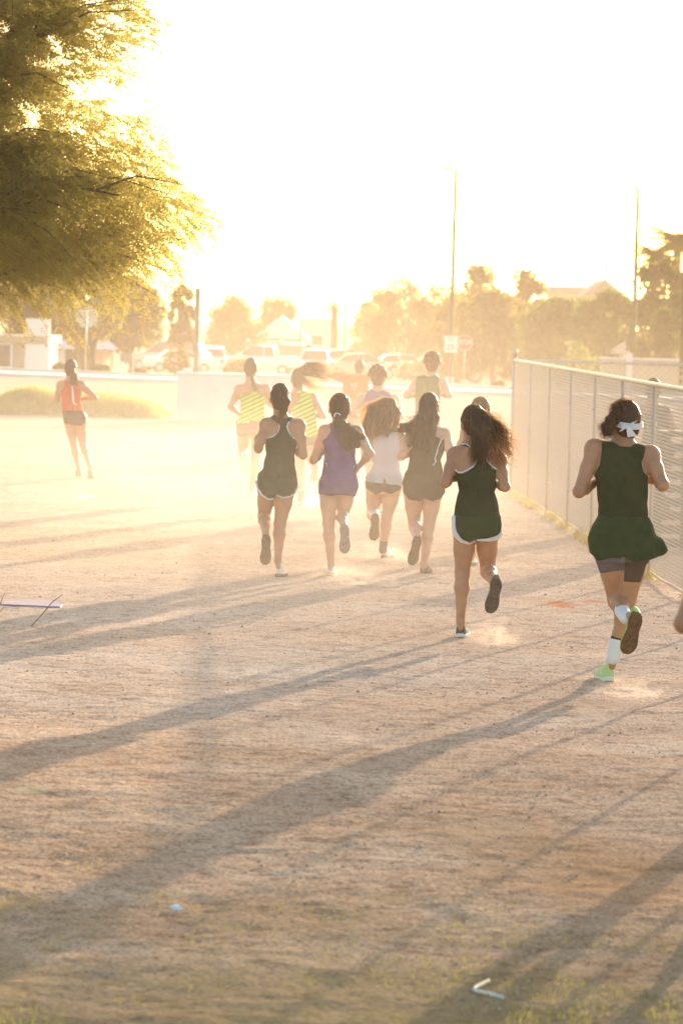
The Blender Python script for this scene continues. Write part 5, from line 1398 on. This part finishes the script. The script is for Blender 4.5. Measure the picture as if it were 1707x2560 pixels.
for i, a in enumerate([(148, 930, 16, 24, 136, "small round bush between the tan building and the lone runner's head"), (252, 935, 24, 26, 136, "clipped bush at the foot of the forked tree"), (345, 940, 22, 12, 138, "low bush under the notice board"),
                       (445, 900, 35, 28, 150, "bush in front of the leftmost parked cars"), (600, 925, 40, 30, 170, "bush between the cabinet and the parked cars"), (1245, 968, 16, 12, 132, "tiny dark bush near the fence corner"),
                       (1040, 935, 60, 30, 190, "wide bush behind the tall curly haired boy"), (1450, 900, 70, 30, 185, "bush line behind the second fence"), (840, 940, 60, 22, 185, "low bush behind the person in orange")]):
    bush(*a, 60 + i, i % 3)
def mound():
    g0 = G(-60, 1030); g1 = G(393, 1043); c = (g0 + g1) / 2; n = 60; V = []; F = []
    L = (g1 - g0).length / 2 + .2
    for i in range(n + 1):
        for j in range(25):
            u = i / n * 2 - 1; v = j / 24 * 2 - 1; x = u * L; y = v * 1.6
            h_ = .50 * max(0, 1 - u * u) ** .6 * max(0, 1 - v * v) * (.75 + .4 * float(vnoise(np.array(x * 1.2 + 9), np.array(y + 4.), 3)))
            V.append((x, y, h_ - .03))
    for i in range(n):
        for j in range(24): F.append((i * 25 + j, i * 25 + 25 + j, i * 25 + 26 + j, i * 25 + j + 1))
    mb = MB(); mb.add(V, F); M_md = mat("mound_turf", (.17, .15, .06), .95, col2=(.26, .22, .10), scale=3)
    o = mb.build("grassy_mound", M_md, None, True, loc=c); tag(o, kind='structure')
    rg = np.random.RandomState(5); n = 16000; x = (rg.rand(n) * 2 - 1) * L; y = (rg.rand(n) * 2 - 1) * 1.5
    def zf(x, y): u = x / L; v = y / 1.6; return .50 * np.clip(1 - u * u, 0, 1) ** .6 * np.clip(1 - v * v, 0, 1) * (.75 + .4 * vnoise(x * 1.2 + 9, y + 4., 3)) - .04
    V, F = blades(n, lambda n: x, lambda n, q: y, zf, .12, .006, rg, .7); V = V + np.array(c)
    tag(mesh_np("mound_grass", V, F, M_weed), "tufts of dry grass on the low mound at the left", "grass", kind='stuff')
mound()
# ================================================================== HOUSES
M_stucco = mat("tan_stucco", (.42, .33, .24), .9, var=.08, scale=1.5); M_pale = mat("pale_stucco", (.66, .62, .58), .9, var=.06, scale=1.5)
M_roofg = mat("grey_roof_tile", (.20, .18, .18), .85, var=.15, scale=4); M_roofw = mat("white_roof", (.66, .66, .68), .8, var=.05); M_glass = mat("window_glass", (.05, .06, .07), .1)
M_roofr = mat("terracotta_roof", (.36, .17, .11), .85, var=.15, scale=4)
def house(px0, px1, eave, ridge, d, label, mw, mr, gable=True, depth=9, doors=(), zg=None, flat=False):
    a = W(px0, eave, d); b = W(px1, eave, d); w_ = b.x - a.x; cx = (a.x + b.x) / 2; zg = float(gz(cx, d)) if zg is None else zg
    he = (a.z + b.z) / 2 - zg; hr_ = W((px0 + px1) / 2, ridge, d).z - zg
    root = empty("house", (cx, d + depth / 2, zg)); tag(root, label, "house")
    m = MB(); m.box((0, 0, he / 2), (w_, depth, he)); m.build("wall", mw, root)
    m = MB(); o = .45
    if flat: m.box((0, 0, (he + hr_) / 2 + .01), (w_ + .3, depth + .3, max(.15, hr_ - he)))
    elif gable:
        m.prism([(-w_ / 2 - o, he + .01), (w_ / 2 + o, he + .01), (w_ / 2 + o, he + .16), (0, hr_ + .12), (-w_ / 2 - o, he + .16)], (0, 0, 0), (1, 0, 0), (0, 0, 1), (0, 1, 0), depth + 2 * o)
    else:
        y0 = -depth / 2 - o; V = [(-w_ / 2 - o, y0, he), (w_ / 2 + o, y0, he), (w_ / 2 + o, -y0, he), (-w_ / 2 - o, -y0, he), (-w_ * .3, 0, hr_), (w_ * .3, 0, hr_)]
        m.add([Vector(v) for v in V], [(0, 1, 5, 4), (1, 2, 5), (2, 3, 4, 5), (3, 0, 4), (3, 2, 1, 0)])
    m.build("roof", mr, root)
    n = max(1, int(w_ / 3.5))
    for i in range(n):
        x = -w_ / 2 + w_ * (i + .5) / n; m = MB(); m.box((x, -depth / 2 - .02, he * .55), (1.2, .08, 1.0)); f_ = m.build("window", M_signw, root)
        m = MB(); m.box((x, -depth / 2 - .066, he * .55), (1.04, .02, .84)); m.build("pane", M_glass, f_)
    for k in doors:
        x = W(k, eave, d).x - cx; m = MB(); m.box((x, -depth / 2 - .05, 1.02), (.95, .10, 2.04)); dr = m.build("door", M_signw, root)
        m = MB(); m.box((x + .35, -depth / 2 - .12, 1.0), (.05, .05, .12)); m.build("handle", M_dark, dr)
    return root
house(-120, 108, 858, 838, 155, "tan flat-roofed building at the left edge behind the trees", M_stucco, M_stucco, flat=True, doors=(95,), depth=8)
house(112, 260, 872, 826, 175, "low house with a pale roof behind the stop sign post", M_stucco, M_roofw, gable=False, doors=(120, 137), depth=8)
house(643, 762, 850, 792, 370, "pale gabled house in the bright haze at the centre", M_pale, M_roofw, depth=12)
house(752, 835, 806, 796, 385, "pale flat-roofed block right of the gabled house", M_pale, M_pale, flat=True, depth=10)
house(1440, 1580, 765, 702, 330, "house with a peaked grey roof above the green trees", M_stucco, M_roofg, depth=12)
house(1380, 1462, 735, 716, 350, "lower grey-roofed wing left of the peaked roof", M_stucco, M_roofg, flat=True, depth=10)
house(1556, 1600, 886, 853, 200, "small hut with a pale pinkish gable behind the second fence", M_pale, mat("faded_pink_roof", (.50, .38, .32), .9), depth=2)
def wall_run():
    d = 160; a = W(1500, 925, d); b = W(1790, 925, d); zg = float(gz(a.x, d)); h_ = W(1640, 900, d).z - zg
    root = empty("garden_wall", ((a.x + b.x) / 2, d, zg)); tag(root, "long pale block wall behind the second fence at right", "wall")
    m = MB(); m.box((0, 0, h_ / 2), (b.x - a.x, .2, h_)); m.build("blocks", M_stucco, root); m = MB(); m.box((0, 0, h_ + .03), (b.x - a.x + .1, .28, .07)); m.build("coping", M_pale, root)
    m = MB(); p = W(1574, 888, d - .6).x - root.location.x; m.box((p, -.3, (h_ + .25) / 2), (.22, .22, h_ + .25)); m.build("pillar", M_pale, root)
wall_run()

# ================================================================== PARKED CARS
M_tyre = mat("tyre", (.02, .02, .02), .9); M_rim = mat("wheel_rim", (.5, .5, .5), .3, metal=.8); M_light = mat("tail_lamp", (.4, .03, .02), .3); M_cglass = mat("car_glass", (.03, .035, .04), .06, spec=.8)
paints = dict(white=mat("white_paint", (.75, .75, .74), .22), silver=mat("silver_paint", (.42, .43, .44), .25, metal=.5), blue=mat("grey_blue_paint", (.22, .27, .33), .25, metal=.3), red=mat("rust_red_paint", (.34, .11, .06), .35), tan=mat("sand_paint", (.45, .40, .33), .3, metal=.3))
PROF = dict(
 sedan=([(-2.3, .35), (-2.35, .70), (-2.2, .95), (-1.35, 1.0), (1.15, .98), (2.05, .86), (2.28, .62), (2.25, .35)], [(-1.45, .97), (-.95, 1.38), (-.1, 1.47), (.45, 1.42), (1.25, .96)], 1.78),
 suv=([(-2.3, .42), (-2.35, .85), (-2.3, 1.12), (-1.5, 1.15), (1.05, 1.12), (2.1, 1.0), (2.3, .72), (2.28, .42)], [(-2.22, 1.10), (-1.95, 1.68), (-.2, 1.78), (.35, 1.72), (1.15, 1.10)], 1.9),
 van=([(-2.6, .42), (-2.65, .9), (-2.6, 1.2), (1.3, 1.2), (2.3, 1.08), (2.5, .75), (2.45, .42)], [(-2.55, 1.18), (-2.5, 2.05), (-.2, 2.15), (.9, 2.05), (1.7, 1.18)], 1.95),
 truck=([(-2.8, .5), (-2.85, 1.15), (-.9, 1.15), (1.0, 1.15), (2.4, 1.06), (2.65, .8), (2.6, .5)], [(-.95, 1.13), (-.8, 1.75), (.2, 1.83), (.6, 1.78), (1.3, 1.13)], 1.95))
def car(kind, px, roofy, d, rz, paint, label, rack=False):
    body, cab, w_ = PROF[kind]; c = W(px, roofy, d); zg = float(gz(c.x, d)); root = empty("parked_car", (c.x, d, zg), rz); tag(root, label, "car" if kind not in ('van', 'truck') else ("van" if kind == 'van' else "pickup"), "cars parked beyond the road")
    hh = c.z - zg; top = max(p[1] for p in cab); s_ = float(np.clip(hh / top, .85, 1.25)); root.scale = (s_, s_, s_); root.location.z = c.z - top * s_
    m = MB(); m.prism(body, (0, 0, 0), (1, 0, 0), (0, 0, 1), (0, 1, 0), w_); bo = m.build("body", paints[paint], root, bevel=.09)
    cw = w_ * .86; n = len(cab)
    m = MB(); V = [Vector((x, sg * (w_ * .47 if i in (0, n - 1) else w_ * .37), z)) for sg in (-1, 1) for i, (x, z) in enumerate(cab)]
    m.add(V, [tuple(range(n))[::-1], tuple(range(n, 2 * n))] + [(k, k + 1, n + k + 1, n + k) for k in range(n - 1)]); gl = m.build("windows", M_cglass, root, bevel=.03)
    m = MB(); tp = cab[1:-1]; m.prism([(x, z + .012) for x, z in tp] + [(x, z - .035) for x, z in tp[::-1]], (0, 0, 0), (1, 0, 0), (0, 0, 1), (0, 1, 0), w_ * .76); m.build("roof", paints[paint], root, bevel=.02)
    for x, z, x2, z2 in ((cab[0][0], cab[0][1], cab[1][0], cab[1][1]), (cab[-1][0], cab[-1][1], cab[-2][0], cab[-2][1]), (-.25, cab[0][1], -.25, cab[2][1] - .02)):
        for sg in (-1, 1):
            m = MB(); m.tube([Vector((x, sg * w_ * .475, z)), Vector((x2, sg * w_ * .378, z2))], .035, 6); m.build("pillar", paints[paint], root)
    for x in (-1.42, 1.42):
        for sg in (-1, 1):
            m = MB(); m.tube([Vector((x, sg * (w_ / 2 - .20), .33)), Vector((x, sg * (w_ / 2 + .01), .33))], .33, 16); wh = m.build("wheel", M_tyre, root)
            m = MB(); m.tube([Vector((x, sg * (w_ / 2 - .02), .33)), Vector((x, sg * (w_ / 2 + .02), .33))], .20, 12); m.build("rim", M_rim, wh)
    for sg in (-1, 1):
        m = MB(); m.box((2.2 if kind in ('sedan', 'suv') else 2.45, sg * w_ * .36, .78 if kind == 'sedan' else .9), (.14, .30, .14)); m.build("headlight", M_signw, root, bevel=.02)
        m = MB(); m.box((body[1][0] + .04, sg * w_ * .38, .85), (.10, .24, .16)); m.build("tail_light", M_light, root, bevel=.02)
        m = MB(); m.box((.95, sg * (w_ / 2 + .08), 1.03), (.12, .16, .11)); m.build("mirror", paints[paint], root, bevel=.02)
    m = MB(); m.box((2.26 if kind in ('sedan', 'suv') else 2.5, 0, .45), (.14, w_ * .9, .16)); m.build("bumper", paints[paint], root, bevel=.03)
    if rack:
        m = MB()
        for x in (-2.5, -1.2, .9):
            for sg in (-1, 1): m.box((x, sg * .85, 1.6), (.06, .06, 1.0))
            m.box((x, 0, 2.1), (.06, 1.76, .06))
        for sg in (-1, 1): m.tube([Vector((-2.7, sg * .85, 2.14)), Vector((1.3, sg * .85, 2.3))], .03, 6)
        m.build("ladder_rack", M_dark, root)
    return root
car('suv', 420, 852, 250, math.pi * .93, 'silver', "silver car parked farthest left behind a lower car", )
car('sedan', 452, 874, 235, math.pi * .05, 'white', "white sedan parked at the left, in front of the silver one")
car('suv', 532, 866, 255, math.pi * .5, 'white', "white boxy vehicle seen end-on just left of the cabinet")
car('truck', 655, 862, 260, math.pi * .96, 'white', "white pickup with a dark ladder rack behind the neon girls", rack=True)
car('van', 745, 858, 285, math.pi * .45, 'red', "rust red van behind the girl with streaming hair")
car('suv', 788, 873, 240, -math.pi * .5, 'white', "white car facing the camera between the red van and the sedans")
car('sedan', 872, 872, 262, math.pi * .03, 'silver', "silver sedan parked behind the person in orange")
car('sedan', 905, 883, 240, math.pi * .02, 'tan', "sand coloured sedan in front of the silver sedan")
car('sedan', 1005, 884, 250, math.pi * .04, 'white', "white sedan just left of the tall curly haired boy")
car('sedan', 1115, 881, 236, 0.05, 'blue', "grey blue sedan parked behind the speed limit sign post")

# ================================================================== AIR
def vol_mat(name, col, dens, aniso, noise=None, top=None):
    m = bpy.data.materials.new(name); m.use_nodes = True; n = m.node_tree.nodes; l = m.node_tree.links; n.remove(n['Principled BSDF'])
    p = n.new('ShaderNodeVolumePrincipled'); p.inputs['Color'].default_value = (*col, 1); p.inputs['Density'].default_value = dens; p.inputs['Anisotropy'].default_value = aniso
    l.new(p.outputs[0], n['Material Output'].inputs['Volume'])
    if noise:
        sc, lo, hi = noise; tc = n.new('ShaderNodeTexCoord')
        def mth(op, a, b=None, clamp=False):
            x = n.new('ShaderNodeMath'); x.operation = op; x.use_clamp = clamp
            for k, c in enumerate((a, b)):
                if c is None: continue
                if isinstance(c, (int, float)): x.inputs[k].default_value = c
                else: l.new(c, x.inputs[k])
            return x.outputs[0]
        t = n.new('ShaderNodeTexNoise'); t.inputs['Scale'].default_value = sc; t.inputs['Detail'].default_value = 3; l.new(tc.outputs['Object'], t.inputs['Vector'])
        f = mth('DIVIDE', mth('SUBTRACT', t.outputs['Fac'], lo), hi - lo, True)
        # fade to nothing at the cloud's rim (object coordinates run -1..1)
        ln = n.new('ShaderNodeVectorMath'); ln.operation = 'LENGTH'; l.new(tc.outputs['Object'], ln.inputs[0])
        e = mth('POWER', mth('SUBTRACT', 1.0, ln.outputs['Value'], True), 1.0)
        l.new(mth('MULTIPLY', mth('MULTIPLY', f, e), dens), p.inputs['Density'])
    return m
def cloud(px, py, r, dens, label, noise=(2.5, .35, .65), group=None, name="dust_cloud", col=(1, .88, .76), dz=0.0, aniso=.35):
    g_ = G(px, py); m = MB(); V = []; F = []
    for i in range(9):
        th = math.pi * i / 8
        for k in range(16): a = 2 * math.pi * k / 16; V.append(Vector((math.sin(th) * math.cos(a), math.sin(th) * math.sin(a), math.cos(th))))
    for i in range(8):
        for k in range(16): F.append((i * 16 + k, i * 16 + 16 + k, i * 16 + 16 + (k + 1) % 16, i * 16 + (k + 1) % 16))
    m.add(V, F); o = m.build(name, vol_mat(name, col, dens, aniso, noise), None, loc=(g_.x, g_.y, g_.z + dz)); o.scale = r
    tag(o, label, "dust", group, kind='stuff'); return o
HAZE_D = 0.00028
m = MB(); m.box((0, 720, 9.5), (1900, 1640, 24)); hz = m.build("haze", vol_mat("haze", (1.0, .78, .52), HAZE_D, .45)); tag(hz, "warm dusty air over the whole field", "haze", kind='stuff')
cloud(600, 1230, (12, 16, 4.2), .0058, "great bank of golden dust hanging over the pack of runners", noise=(1.3, .05, .75), dz=.6)
cloud(760, 1400, (5.2, 11, 2.8), .023, "golden dust haze just around the nearer row of runners", noise=(1.6, .10, .75), dz=.4)
cloud(480, 1480, (3.4, 12, 1.3), .018, "thin dust veil over the open ground left of the nearest girl", noise=(1.8, .15, .7), dz=.2)
cloud(300, 1150, (9, 9, 1.0), .015, "bright low dust cloud drifting behind the lone runner", dz=.1)
cloud(760, 1300, (3.2, 7, 1.1), .060, "dust kicked up around the legs of the middle runners", dz=.2)
for px, py, r, lb in ((905, 1458, (.22, .5, .09), "small bright puff of dust on the track below the girl in white"), (1235, 1612, (.13, .4, .13), "little puff of dust behind the nearest girl's foot"), (1572, 1742, (.16, .35, .06), "faint puff of dust behind the headband runner's foot"),
                      (960, 1400, (.25, .5, .12), "puff at the heel of the girl in white"), (826, 1440, (.28, .4, .10), "puff at the heel of the girl in purple"), (760, 1268, (.4, .6, .14), "puff at the heels of the girl with streaming hair")):
    cloud(px, py, (r[0] * 1.7, r[1] * 1.6, r[2] * 1.6), 1.1, lb, noise=(2.6, .42, .72), name="dust_puff", dz=.02)
